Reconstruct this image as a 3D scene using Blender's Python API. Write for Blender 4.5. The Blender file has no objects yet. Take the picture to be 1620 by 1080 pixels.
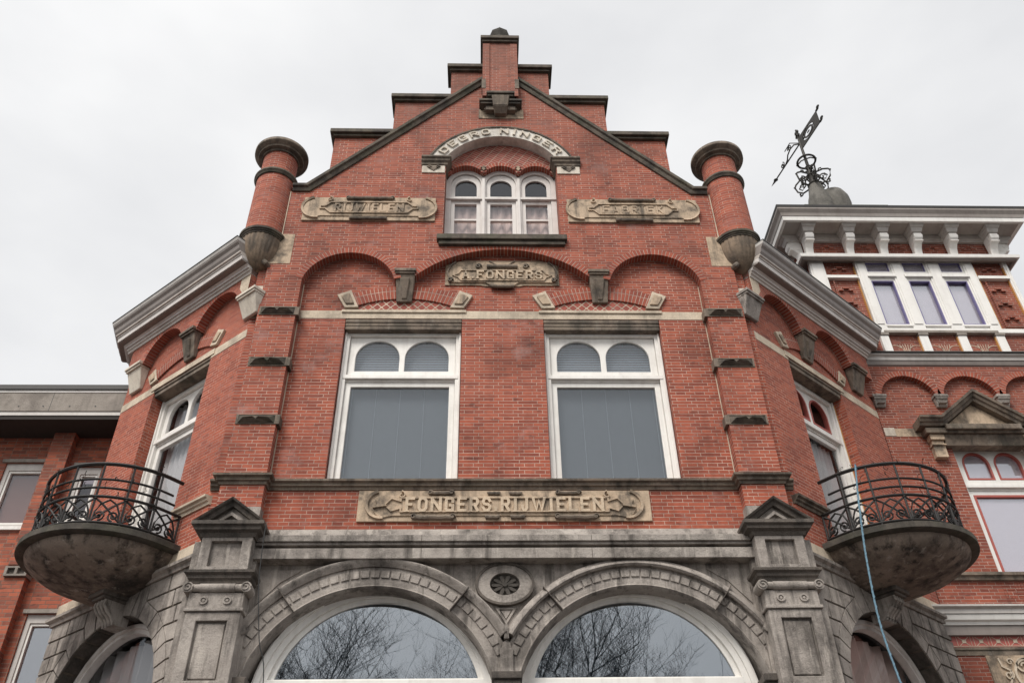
import bpy, bmesh, math, random
from mathutils import Vector, Matrix
from mathutils.geometry import tessellate_polygon
random.seed(7)
PI=math.pi; sin=math.sin; cos=math.cos; R=math.radians
sc=bpy.context.scene; COL=sc.collection
# ---------------------------------------------------------------- camera
PITCH,YAW,ROLL=R(38.7875),R(2.1165),R(-1.1352)
F=Vector((sin(YAW)*cos(PITCH),cos(YAW)*cos(PITCH),sin(PITCH)))
Rt=Vector((cos(YAW),-sin(YAW),0)); Up=Rt.cross(F)
R2=Rt*cos(ROLL)+Up*sin(ROLL); U2=-Rt*sin(ROLL)+Up*cos(ROLL)
cd=bpy.data.cameras.new('camera'); cam=bpy.data.objects.new('camera',cd); COL.objects.link(cam)
cd.lens=1407.7446/1620*36; cd.sensor_width=36; cd.clip_end=2000; cd.clip_start=.05
M=Matrix((R2,U2,-F)).transposed().to_4x4(); M.translation=Vector((-.2419,-10,1.6)); cam.matrix_world=M
sc.camera=cam
# ---------------------------------------------------------------- world: overcast, brighter behind the camera on the left
SUN_AZ,SUN_EL=R(-30),R(50)      # azimuth measured from -Y towards -X
sdir=Vector((sin(SUN_AZ)*cos(SUN_EL),-cos(SUN_AZ)*cos(SUN_EL),sin(SUN_EL)))
w=bpy.data.worlds.new('World'); sc.world=w; w.use_nodes=True; nt=w.node_tree; nt.nodes.clear()
def N(nt,t,**k):
    n=nt.nodes.new(t)
    for a,b in k.items(): setattr(n,a,b)
    return n
out=N(nt,'ShaderNodeOutputWorld'); bg=N(nt,'ShaderNodeBackground'); bg.inputs[1].default_value=.1
sky=N(nt,'ShaderNodeTexSky'); sky.sky_type='NISHITA'; sky.sun_disc=False
sky.sun_elevation=SUN_EL; sky.sun_rotation=math.atan2(sdir.x,sdir.y)
tc=N(nt,'ShaderNodeTexCoord')
dt=N(nt,'ShaderNodeVectorMath',operation='DOT_PRODUCT'); nt.links.new(tc.outputs['Generated'],dt.inputs[0]); dt.inputs[1].default_value=sdir
mr=N(nt,'ShaderNodeMapRange',interpolation_type='SMOOTHSTEP'); nt.links.new(dt.outputs['Value'],mr.inputs[0])
mr.inputs[1].default_value=.35; mr.inputs[2].default_value=1.; mr.inputs[3].default_value=0; mr.inputs[4].default_value=1
no=N(nt,'ShaderNodeTexNoise'); no.inputs['Scale'].default_value=2.2; no.inputs['Detail'].default_value=5; no.inputs['Roughness'].default_value=.5
mpg=N(nt,'ShaderNodeMapping'); mpg.inputs['Scale'].default_value=(1,1,2.2); nt.links.new(tc.outputs['Generated'],mpg.inputs[0]); nt.links.new(mpg.outputs[0],no.inputs[0])
cr=N(nt,'ShaderNodeValToRGB'); nt.links.new(no.outputs[0],cr.inputs[0])
cr.color_ramp.elements[0].position=.35; cr.color_ramp.elements[0].color=(7.3,7.35,7.5,1)
cr.color_ramp.elements[1].position=.68; cr.color_ramp.elements[1].color=(9.2,9.2,9.2,1)
br=N(nt,'ShaderNodeMix',data_type='RGBA'); nt.links.new(mr.outputs[0],br.inputs[0]); nt.links.new(cr.outputs[0],br.inputs[6]); br.inputs[7].default_value=(12.5,12.4,12.2,1)
mx=N(nt,'ShaderNodeMix',data_type='RGBA'); mx.inputs[0].default_value=.94; nt.links.new(sky.outputs[0],mx.inputs[6]); nt.links.new(br.outputs[2],mx.inputs[7])
nt.links.new(mx.outputs[2],bg.inputs[0]); nt.links.new(bg.outputs[0],out.inputs[0])
sl=bpy.data.lights.new('sun','SUN'); sl.energy=2.7; sl.angle=R(24); sl.color=(1,.955,.89)
so=bpy.data.objects.new('sun',sl); COL.objects.link(so); so.rotation_euler=(-sdir).to_track_quat('-Z','Y').to_euler(); so.location=(0,-20,30)
sc.view_settings.view_transform='Standard'; sc.view_settings.look='None'; sc.view_settings.exposure=.12; sc.view_settings.gamma=1
sc.render.engine='CYCLES'
# ---------------------------------------------------------------- materials
def mat(name):
    m=bpy.data.materials.new(name); m.use_nodes=True; nt=m.node_tree; nt.nodes.clear()
    o=N(nt,'ShaderNodeOutputMaterial'); b=N(nt,'ShaderNodeBsdfPrincipled'); nt.links.new(b.outputs[0],o.inputs[0])
    return m,nt,b
def noise(nt,vec,scale,detail=4,rough=.55,sc3=None):
    if sc3:
        mp=N(nt,'ShaderNodeMapping'); mp.inputs['Scale'].default_value=sc3; nt.links.new(vec,mp.inputs[0]); vec=mp.outputs[0]
    n=N(nt,'ShaderNodeTexNoise'); n.inputs['Scale'].default_value=scale; n.inputs['Detail'].default_value=detail; n.inputs['Roughness'].default_value=rough
    nt.links.new(vec,n.inputs[0]); return n.outputs[0]
def ramp(nt,v,a,b,lo=0,hi=1):
    m=N(nt,'ShaderNodeMapRange'); nt.links.new(v,m.inputs[0]); m.inputs[1].default_value=a; m.inputs[2].default_value=b
    m.inputs[3].default_value=lo; m.inputs[4].default_value=hi; return m.outputs[0]
def mix(nt,f,a,b,mode='MIX'):
    m=N(nt,'ShaderNodeMix',data_type='RGBA'); m.blend_type=mode
    for i,x in ((0,f),(6,a),(7,b)):
        if isinstance(x,(int,float)): m.inputs[i].default_value=x
        elif isinstance(x,tuple): m.inputs[i].default_value=x+(1,) if len(x)==3 else x
        else: nt.links.new(x,m.inputs[i])
    return m.outputs[2]
def bump(nt,b,h,st,dist=.01):
    bp=N(nt,'ShaderNodeBump'); bp.inputs['Strength'].default_value=st; bp.inputs['Distance'].default_value=dist
    nt.links.new(h,bp.inputs['Height']); nt.links.new(bp.outputs[0],b.inputs['Normal'])
def pos(nt): return N(nt,'ShaderNodeNewGeometry').outputs['Position']
def brick(name,c1,c2,mortar,bw=.135,rh=.0528,ms=.0042,squash=2.0,soot_shade=.55,pale=.35,offs=.25,top=None,rot=0):
    m,nt,b=mat(name); P=pos(nt)
    uv=N(nt,'ShaderNodeUVMap').outputs[0]
    if rot:
        mp=N(nt,'ShaderNodeMapping'); mp.inputs['Rotation'].default_value=(0,0,rot); nt.links.new(uv,mp.inputs[0]); uv=mp.outputs[0]
    # slight unevenness of the courses
    wn=N(nt,'ShaderNodeTexNoise'); wn.inputs['Scale'].default_value=9; nt.links.new(uv,wn.inputs[0])
    wob=N(nt,'ShaderNodeVectorMath',operation='MULTIPLY_ADD'); nt.links.new(wn.outputs['Color'],wob.inputs[0]); wob.inputs[1].default_value=(.008,.006,0); nt.links.new(uv,wob.inputs[2])
    t=N(nt,'ShaderNodeTexBrick'); nt.links.new(wob.outputs[0],t.inputs[0]); t.inputs['Scale'].default_value=1
    t.inputs['Brick Width'].default_value=bw; t.inputs['Row Height'].default_value=rh; t.inputs['Mortar Size'].default_value=ms
    t.inputs['Mortar Smooth'].default_value=.3; t.offset=offs; t.squash=squash; t.squash_frequency=2; t.offset_frequency=2
    t.inputs['Color1'].default_value=c1+(1,); t.inputs['Color2'].default_value=c2+(1,); t.inputs['Mortar'].default_value=mortar+(1,)
    t.inputs['Bias'].default_value=-.15
    n1=noise(nt,P,.9,6,.62); n2=noise(nt,P,14,3,.6); n3=noise(nt,P,2.1,7,.68)
    mort=mix(nt,ramp(nt,n3,.35,.6),mortar,tuple(x*.5 for x in mortar))
    c=t.outputs['Color']
    c=mix(nt,t.outputs['Fac'],c,mort)
    c=mix(nt,1.,c,mix(nt,n2,(.72,.70,.70),(1.25,1.25,1.22)),'MULTIPLY')
    c=mix(nt,ramp(nt,n1,.50,.72,0,soot_shade),c,mix(nt,1.,c,(.42,.38,.36),'MULTIPLY'))
    c=mix(nt,ramp(nt,n3,.56,.80,0,pale),c,(.50,.34,.31))
    od=noise(nt,uv,3.7,2,.5,(1,2.55,1)); c=mix(nt,ramp(nt,od,.66,.68,0,.55),c,mix(nt,1.,c,(.42,.45,.5),'MULTIPLY'))
    st=noise(nt,P,3.2,5,.6,(1,1,.16))
    c=mix(nt,ramp(nt,st,.56,.75,0,soot_shade*.7),c,mix(nt,1.,c,(.45,.42,.40),'MULTIPLY'))
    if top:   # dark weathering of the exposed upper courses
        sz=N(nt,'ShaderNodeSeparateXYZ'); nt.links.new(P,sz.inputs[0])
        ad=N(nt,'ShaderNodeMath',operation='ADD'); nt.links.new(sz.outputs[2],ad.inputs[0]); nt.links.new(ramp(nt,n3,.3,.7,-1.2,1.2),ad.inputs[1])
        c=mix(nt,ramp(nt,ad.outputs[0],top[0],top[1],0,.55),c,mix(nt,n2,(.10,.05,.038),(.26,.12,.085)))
    nt.links.new(c,b.inputs['Base Color']); b.inputs['Roughness'].default_value=.85
    inv=N(nt,'ShaderNodeMath',operation='SUBTRACT'); inv.inputs[0].default_value=1; nt.links.new(t.outputs['Fac'],inv.inputs[1])
    ad2=N(nt,'ShaderNodeMath',operation='MULTIPLY_ADD'); nt.links.new(n2,ad2.inputs[0]); ad2.inputs[1].default_value=.6; nt.links.new(inv.outputs[0],ad2.inputs[2])
    bump(nt,b,ad2.outputs[0],.7,.006)
    return m
def stone(name,c1,c2,dark,amt=.6,sc_=1.5,streak=.5,rough=.85,speck=.3,green=0,bs=.5,lime=0):
    m,nt,b=mat(name); P=pos(nt)
    a=noise(nt,P,sc_*2,7,.65); n=noise(nt,P,sc_*.8+.6,8,.7); s=noise(nt,P,5,6,.65,(1.3,1.3,.13)); g=noise(nt,P,70,3,.7); k=noise(nt,P,24,5,.7)
    c=mix(nt,ramp(nt,a,.3,.7),c1,c2)
    c=mix(nt,ramp(nt,n,.48,.62,0,amt),c,dark)
    c=mix(nt,ramp(nt,s,.51,.66,0,streak),c,dark)
    c=mix(nt,ramp(nt,k,.6,.7,0,speck),c,tuple(x*.4 for x in c1))
    c=mix(nt,ramp(nt,g,.35,.65,0,.5),c,mix(nt,1.,c,(1.45,1.43,1.4),'MULTIPLY'))
    if lime: c=mix(nt,ramp(nt,noise(nt,P,4.2,7,.72,(1.6,1.6,.22)),.57,.66,0,lime),c,(.56,.50,.44))
    if green: c=mix(nt,ramp(nt,noise(nt,P,3.3,5),.45,.65,0,green),c,(.085,.10,.045))
    nt.links.new(c,b.inputs['Base Color']); b.inputs['Roughness'].default_value=rough
    hh=N(nt,'ShaderNodeMath',operation='MULTIPLY_ADD'); nt.links.new(k,hh.inputs[0]); hh.inputs[1].default_value=1.5; nt.links.new(g,hh.inputs[2])
    bump(nt,b,hh.outputs[0],bs,.008)
    return m
def paint(name,c,dirt=(.3,.26,.22),amt=.35,rough=.45,streak=.3):
    m,nt,b=mat(name); P=pos(nt)
    n=noise(nt,P,2.5,7,.7); s=noise(nt,P,8,5,.6,(1.2,1.2,.12)); k=noise(nt,P,45,4,.7)
    cc=mix(nt,ramp(nt,n,.45,.75,0,amt),c,dirt); cc=mix(nt,ramp(nt,s,.5,.75,0,streak),cc,dirt)
    cc=mix(nt,ramp(nt,k,.62,.72,0,amt*.8),cc,dirt)
    nt.links.new(cc,b.inputs['Base Color']); b.inputs['Roughness'].default_value=rough; bump(nt,b,k,.15,.004)
    return m
def plain(name,c,rough=.6,metal=0,nz=.25,scale=12):
    m,nt,b=mat(name); P=pos(nt); n=noise(nt,P,scale,5,.65)
    nt.links.new(mix(nt,n,tuple(x*(1-nz) for x in c),tuple(min(1,x*(1+nz)) for x in c)),b.inputs['Base Color'])
    b.inputs['Roughness'].default_value=rough; b.inputs['Metallic'].default_value=metal; bump(nt,b,n,.2,.004)
    return m
def glass(name,refl,tint=(.55,.6,.64),rough=.01,wav=.02):
    m=bpy.data.materials.new(name); m.use_nodes=True; nt=m.node_tree; nt.nodes.clear()
    o=N(nt,'ShaderNodeOutputMaterial'); ms=N(nt,'ShaderNodeMixShader'); t=N(nt,'ShaderNodeBsdfTransparent'); g=N(nt,'ShaderNodeBsdfGlossy')
    t.inputs[0].default_value=tint+(1,); g.inputs['Roughness'].default_value=rough; g.inputs[0].default_value=(.9,.95,1,1)
    bp=N(nt,'ShaderNodeBump'); bp.inputs['Strength'].default_value=wav; bp.inputs['Distance'].default_value=.05
    nt.links.new(noise(nt,pos(nt),1.3,2,.4),bp.inputs['Height']); nt.links.new(bp.outputs[0],g.inputs['Normal'])
    ms.inputs[0].default_value=refl; nt.links.new(t.outputs[0],ms.inputs[1]); nt.links.new(g.outputs[0],ms.inputs[2]); nt.links.new(ms.outputs[0],o.inputs[0])
    return m
MORT=(.58,.41,.335)
Mt=dict(
 brick=brick('red_brick',(.365,.088,.047),(.195,.044,.027),MORT,soot_shade=.85,pale=.5,top=(13.6,16.6)),
 brick_side=brick('red_brick_plain',(.38,.094,.051),(.225,.050,.031),MORT,ms=.0036,soot_shade=.45,pale=.22),
 brick_tower=brick('red_brick_deep',(.30,.078,.045),(.17,.042,.028),(.52,.38,.32),ms=.0042,soot_shade=.4,pale=.2),
 brick_mod=brick('orange_brick_mottled',(.40,.105,.055),(.15,.050,.036),(.30,.21,.16),ms=.005,squash=1.6,bw=.14,rh=.062,soot_shade=.3,pale=.05),
 brick_ring=brick('red_voussoir_brick',(.345,.082,.045),(.20,.044,.028),(.55,.40,.33),bw=.30,rh=.0575,ms=.0055,squash=1,offs=0,soot_shade=.35,pale=.25),
 trellis=brick('lattice_brick',(.34,.085,.06),(.22,.055,.042),(.66,.56,.44),bw=.095,rh=.095,ms=.0075,squash=1,offs=0,soot_shade=.4,pale=.2,rot=R(45)),
 trellis2=brick('lattice_brick_wide',(.34,.085,.06),(.22,.055,.042),(.62,.50,.40),bw=.13,rh=.05,ms=.005,squash=1,offs=0,soot_shade=.4,pale=.2,rot=R(33)),
 sand=stone('tan_sandstone',(.51,.39,.28),(.34,.26,.185),(.07,.058,.046),.8,2.6,.75),
 sandl2=stone('tan_sandstone_letter',(.58,.46,.335),(.42,.33,.24),(.12,.10,.08),.6,2.6,.6),
 sandl=stone('pale_sandstone',(.60,.51,.40),(.44,.365,.28),(.17,.14,.11),.5,1.8,.35),
 sandd=stone('weathered_brown_stone',(.215,.168,.130),(.125,.098,.076),(.028,.024,.020),.7,2.4,.7,green=.08,lime=.15),
 coping=stone('dark_mossy_stone',(.125,.100,.078),(.060,.049,.039),(.016,.014,.012),.6,3,.5,green=.2),
 blue=stone('grey_limestone',(.39,.35,.315),(.225,.198,.178),(.045,.038,.033),.65,1.3,.75,speck=.6,bs=1.,lime=.5),
 blued=stone('sooty_grey_limestone',(.14,.118,.10),(.075,.063,.054),(.02,.018,.016),.6,1.4,.6,speck=.5,bs=1.),
 white_stone=stone('whitened_stone',(.62,.57,.49),(.50,.44,.37),(.22,.18,.14),.35,2,.35),
 letter_arch=stone('lime_washed_stone',(.70,.67,.62),(.55,.51,.46),(.17,.15,.125),.35,2,.3),
 soot_shade=stone('shaded_black_stone',(.075,.065,.056),(.045,.039,.033),(.01,.009,.008),.5,3,.5),  # roundel only: shade of its deep hole put into the stone colour
 bowl=stone('sooty_concrete',(.27,.215,.175),(.12,.094,.076),(.013,.011,.010),.9,1.1,.9,speck=.3,lime=.42),
 shell=stone('brown_fluted_stone',(.26,.19,.13),(.17,.125,.09),(.035,.030,.025),.6,1.3,.7),
 rim=stone('mossy_rim_stone',(.085,.072,.058),(.042,.036,.030),(.015,.013,.011),.6,2.5,.6,green=.2),
 white=paint('white_paint',(.79,.765,.725),amt=.28,streak=.26),
 white_old=paint('old_white_paint',(.64,.60,.57),(.26,.21,.18),.35,streak=.35),
 cornice=paint('dirty_cream_paint',(.52,.465,.42),(.17,.135,.11),.55,streak=.35),
 corn_grey=paint('taupe_paint',(.24,.205,.185),(.09,.075,.065),.4),
 tower_white=paint('flaking_white_paint',(.80,.78,.745),(.36,.33,.30),.22,streak=.2),
 corn_mid=paint('mid_grey_paint_shade',(.37,.33,.30),(.15,.12,.10),.45,streak=.3),  # grey of the cyma; on soffit and frieze, eaves shade put into the colour
 corn_lite=paint('light_grey_paint',(.52,.49,.46),(.2,.17,.15),.35),
 grey=plain('dark_zinc',(.05,.047,.046),.6,.2),
 concrete=stone('fair_faced_concrete',(.30,.265,.235),(.22,.195,.17),(.09,.075,.065),.5,2.2,.3,speck=.25),
 soffit=plain('dark_soffit_board',(.035,.029,.026),.9,0,.3),
 iron=plain('rusted_black_iron',(.018,.016,.015),.55,.3,.6,30),
 vane=plain('old_grey_iron',(.040,.036,.031),.6,.4,.5,20),
 rope=plain('blue_rope_fibre',(.13,.23,.30),.8,0,.5,25),
 cable=plain('black_cable_rubber',(.02,.02,.02),.6),
 glass=glass('window_glass',.075,(.70,.72,.74)),
 glass_low=glass('shop_window_glass',.26,(.42,.46,.50)),
 glass_pale=glass('pale_window_glass',.17,(.93,.91,.93)),
 glass_clear=glass('clear_window_glass',.055,(.93,.92,.92)),
 glass_dark=glass('dark_window_glass',.06,(.5,.46,.48)),
 blind=plain('grey_blind_slat',(.24,.25,.255),.5,0,.08),
 blind_l=plain('light_blind_slat',(.62,.62,.63),.5,0,.08),
 cord=plain('white_cord',(.55,.56,.57),.7),
 curtain=plain('cream_curtain',(.62,.50,.46),.9,0,.12,5),
 curtain_n=plain('pale_net_curtain',(.52,.53,.54),.9,0,.1,4),
 curtain_g=plain('grey_net_curtain',(.36,.40,.42),.9,0,.15,4),
 curtain_d=plain('dark_lining_curtain',(.26,.23,.22),.9,0,.25,4),
 brown_cloth=plain('brown_blind_cloth',(.17,.085,.07),.9,0,.15),
 inside=plain('dark_interior_plaster',(.045,.044,.045),.95),
 orange=plain('orange_primer',(.52,.26,.08),.7),
 purple=plain('violet_primer',(.17,.15,.30),.6),
 redp=plain('red_painted_timber',(.38,.09,.07),.5),
 tile=plain('grey_roof_slate',(.045,.043,.045),.7),
 moss=plain('mossy_roof_lead',(.075,.078,.050),.9,0,.4,6),
 lead=stone('weathered_lead',(.15,.14,.125),(.09,.085,.075),(.04,.037,.033),.5,4,.5),
 bark=plain('grey_bark',(.018,.016,.014),.9,0,.4,8),
 asphalt=plain('asphalt',(.05,.05,.052),.9,0,.3,40),
 paving=brick('grey_paving_brick',(.13,.11,.10),(.09,.08,.07),(.07,.065,.06),bw=.2,rh=.1,ms=.006,squash=1,pale=0),
 kerb=stone('grey_kerb_stone',(.28,.27,.25),(.2,.19,.18),(.08,.08,.075)),
)
# ---------------------------------------------------------------- geometry helpers
AL=R(39.32); XS=3.744; RP=.1558     # chamfer angle, corner, depth of the recessed wall panel
def FR(u,d,z): return Vector((u,-d,z))
def SIDE(s):
    def f(u,d,z): return Vector((s*(XS+u*cos(AL)+d*sin(AL)),RP+u*sin(AL)-d*cos(AL),z))
    return f
YB=2.3; YL=2.9
def RB(u,d,z): return Vector((u,YB-d,z))
def LB(u,d,z): return Vector((u,YL-d,z))
WO={}
class B:
    def __init__(s,fr=FR): s.v=[]; s.f=[]; s.uv=[]; s.fr=fr
    def P(s,u,d,z): s.v.append(s.fr(u,d,z)); return len(s.v)-1
    def face(s,idx,uv=None): s.f.append(tuple(idx)); s.uv.append(uv)
    def box(s,u0,u1,d0,d1,z0,z1,top=None):
        t=top or (u0,u1,d0,d1)
        a=[s.P(u0,d0,z0),s.P(u1,d0,z0),s.P(u1,d1,z0),s.P(u0,d1,z0),s.P(t[0],t[2],z1),s.P(t[1],t[2],z1),s.P(t[1],t[3],z1),s.P(t[0],t[3],z1)]
        for q in ((0,1,2,3),(4,5,6,7),(0,1,5,4),(1,2,6,5),(2,3,7,6),(3,0,4,7)): s.face([a[i] for i in q])
        return s
    def poly(s,outer,d0,d1,holes=(),caps=True):
        loops=[list(outer)]+[list(h) for h in holes]
        flat=[p for l in loops for p in l]
        tri=tessellate_polygon([[Vector((p[0],p[1],0)) for p in l] for l in loops])
        A=[s.P(p[0],d0,p[1]) for p in flat]; Bk=[s.P(p[0],d1,p[1]) for p in flat]
        for t in tri: s.face([A[i] for i in t]); s.face([Bk[i] for i in t])
        k=0
        for l in loops:
            n=len(l)
            for i in range(n):
                j=(i+1)%n; s.face((A[k+i],A[k+j],Bk[k+j],Bk[k+i]))
            k+=n
        return s
    def sweep(s,path,prof,plane='uz',closed=False,side=1):
        # prof: closed loop of (n,w): n offset along the in-plane normal, w the out-of-plane coordinate
        n=len(path); secs=[]
        for i in range(n):
            p=Vector(path[i]); a=Vector(path[i-1]) if (i>0 or closed) else None; b=Vector(path[(i+1)%n]) if (i<n-1 or closed) else None
            t1=(p-a).normalized() if a is not None else None; t2=(b-p).normalized() if b is not None else None
            if t1 is None: t1=t2
            if t2 is None: t2=t1
            n1=Vector((-t1.y,t1.x)); n2=Vector((-t2.y,t2.x)); m=(n1+n2)
            if m.length<1e-6: m=n1
            m.normalize(); m=m/max(.6,m.dot(n1))*side
            sec=[]
            for (q,wv) in prof:
                x=p+m*q
                sec.append(s.P(x.x,wv,x.y) if plane=='uz' else s.P(x.x,x.y,wv))
            secs.append(sec)
        k=len(prof); cnt=n if closed else n-1
        for i in range(cnt):
            A=secs[i]; Bq=secs[(i+1)%n]
            for j in range(k): s.face((A[j],A[(j+1)%k],Bq[(j+1)%k],Bq[j]))
        if not closed: s.face(secs[0]); s.face(secs[-1])
        return s
    def ring(s,cu,cz,r0,r1,a0,a1,d0,d1,n=24,brick=True):
        rm=(r0+r1)/2; prev=None
        for i in range(n+1):
            a=a0+(a1-a0)*i/n; cur=[s.P(cu+r*cos(a),d,cz+r*sin(a)) for (r,d) in ((r0,d0),(r1,d0),(r1,d1),(r0,d1))]
            if prev:
                va=rm*(a0+(a1-a0)*(i-1)/n); vb=rm*a; off=.14
                s.face((prev[0],prev[1],cur[1],cur[0]),[(off,va),(off+r1-r0,va),(off+r1-r0,vb),(off,vb)])
                s.face((prev[1],prev[2],cur[2],cur[1])); s.face((prev[2],prev[3],cur[3],cur[2]))
                s.face((prev[3],prev[0],cur[0],cur[3]),[(off+d0-d1,va),(off,va),(off,vb),(off+d0-d1,vb)])
            else: s.face(cur)
            prev=cur
        s.face(prev); return s
    def lathe(s,prof,cu,cd,n=32,a0=0,a1=2*PI,uvb=False,flute=0,fl=.03):
        full=abs(a1-a0-2*PI)<1e-6; m=n if full else n+1; rows=[]
        for (r,z) in prof:
            row=[]
            for i in range(m):
                a=a0+(a1-a0)*i/n; rr=r*(1+fl*(abs(cos(a*flute))*2-1)) if flute else r
                row.append(s.P(cu+rr*cos(a),cd+rr*sin(a),z))
            rows.append(row)
        for k in range(len(rows)-1):
            for i in range(n):
                j=(i+1)%m if full else i+1
                uv=None
                if uvb:
                    ra=prof[k][0]; A=ra*(a0+(a1-a0)*i/n); Bq=ra*(a0+(a1-a0)*(i+1)/n); uv=[(A,prof[k][1]),(Bq,prof[k][1]),(Bq,prof[k+1][1]),(A,prof[k+1][1])]
                s.face((rows[k][i],rows[k][j],rows[k+1][j],rows[k+1][i]),uv)
        if full:
            if prof[0][0]>1e-4: s.face(rows[0])
            if prof[-1][0]>1e-4: s.face(rows[-1])
        return s
    def tube(s,pts,r,n=6,r1=None,closed=False):
        P=[s.fr(*p) for p in pts]; m=len(P); rows=[]
        for i in range(m):
            a=P[i-1] if (i>0 or closed) else P[i]; b=P[(i+1)%m] if (i<m-1 or closed) else P[i]
            t=(b-a).normalized(); up=Vector((0,0,1)) if abs(t.z)<.9 else Vector((1,0,0))
            x=t.cross(up).normalized(); y=t.cross(x); rr=r if r1 is None else r+(r1-r)*i/max(1,m-1)
            row=[]
            for k in range(n):
                q=P[i]+x*rr*cos(2*PI*k/n)+y*rr*sin(2*PI*k/n); s.v.append(q); row.append(len(s.v)-1)
            rows.append(row)
        for i in range(m if closed else m-1):
            A=rows[i]; Bq=rows[(i+1)%m]
            for k in range(n): s.face((A[k],A[(k+1)%n],Bq[(k+1)%n],Bq[k]))
        if not closed: s.face(rows[0]); s.face(rows[-1])
        return s
    def split(s,name,m,parent=None,smooth=False,bev=0,label=None):
        par=list(range(len(s.v)))
        def find(a):
            while par[a]!=a: par[a]=par[par[a]]; a=par[a]
            return a
        for f in s.f:
            r=find(f[0])
            for i in f[1:]: par[find(i)]=r
        gr={}
        for f,uv in zip(s.f,s.uv): gr.setdefault(find(f[0]),[]).append((f,uv))
        o=None
        for fs in gr.values():
            b=B(s.fr); mp={}
            for f,uv in fs:
                for i in f:
                    if i not in mp: mp[i]=len(b.v); b.v.append(s.v[i])
                b.f.append(tuple(mp[i] for i in f)); b.uv.append(uv)
            o=b.build(name,m,parent,smooth,bev,label)
        return o
    def build(s,name,m,parent=None,smooth=False,bev=0,label=None,weld=False):
        me=bpy.data.meshes.new(name)
        lo=Vector((min(v.x for v in s.v),min(v.y for v in s.v),min(v.z for v in s.v))); hi=Vector((max(v.x for v in s.v),max(v.y for v in s.v),max(v.z for v in s.v)))
        og=Vector(((lo.x+hi.x)/2,(lo.y+hi.y)/2,lo.z))
        me.from_pydata([v-og for v in s.v],[],s.f)
        bm=bmesh.new(); bm.from_mesh(me); uvl=bm.loops.layers.uv.new('UVMap'); bm.faces.ensure_lookup_table()
        for f,uv in zip(bm.faces,s.uv):
            if uv:
                for l,c in zip(f.loops,uv): l[uvl].uv=c
            else:
                nn=f.normal if f.normal.length>0 else Vector((0,-1,0))
                if abs(nn.z)>.75:
                    for l in f.loops: l[uvl].uv=(l.vert.co.x+og.x,l.vert.co.y+og.y)
                else:
                    h=Vector((nn.x,nn.y,0)).normalized(); t=Vector((-h.y,h.x,0))
                    if t.x<0 or (abs(t.x)<1e-5 and t.y<0): t=-t
                    for l in f.loops: l[uvl].uv=((l.vert.co+og).dot(t),l.vert.co.z+og.z)
        bmesh.ops.recalc_face_normals(bm,faces=bm.faces)
        bm.to_mesh(me); bm.free()
        if smooth:
            for p in me.polygons: p.use_smooth=True
        if isinstance(m,str): m=Mt[m]
        me.materials.append(m)
        o=bpy.data.objects.new(name,me); COL.objects.link(o)
        WO[o.name]=og
        if parent is not None: o.parent=parent; o.location=og-WO[parent.name]
        else: o.location=og
        if smooth:
            try: me.set_sharp_from_angle(angle=R(40))
            except Exception: pass
        if bev:
            bv=o.modifiers.new('bevel','BEVEL'); bv.width=bev; bv.segments=2; bv.limit_method='ANGLE'; bv.angle_limit=R(50)
        if label: o['label']=label
        return o
def empty(name,loc,parent=None,label=None,cat=None,group=None):
    o=bpy.data.objects.new(name,None); COL.objects.link(o); loc=Vector(loc); WO[o.name]=loc; o.empty_display_size=.1
    if parent is not None: o.parent=parent; o.location=loc-WO[parent.name]
    else: o.location=loc
    if label: o['label']=label
    if cat: o['category']=cat
    if group: o['group']=group
    return o
def tag(o,label=None,cat=None,group=None,kind=None):
    for k,v in (('label',label),('category',cat),('group',group),('kind',kind)):
        if v: o[k]=v
    return o
def arc(cu,cz,r,a0,a1,n=20,rz=None): 
    rz=rz or r
    return [(cu+r*cos(a0+(a1-a0)*i/n),cz+rz*sin(a0+(a1-a0)*i/n)) for i in range(n+1)]
def rect(u0,u1,z0,z1): return [(u0,z0),(u1,z0),(u1,z1),(u0,z1)]
def seg(hw,rise): return (hw*hw+rise*rise)/(2*rise)
def archpane(u0,u1,z0,z1):       # rectangle with a round head, counter-clockwise
    r=(u1-u0)/2; c=(u0+u1)/2
    h=min(r,(z1-z0)*.75)
    return [(u0,z0),(u1,z0)]+arc(c,z1-h,r,0,PI,16,h)
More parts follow.
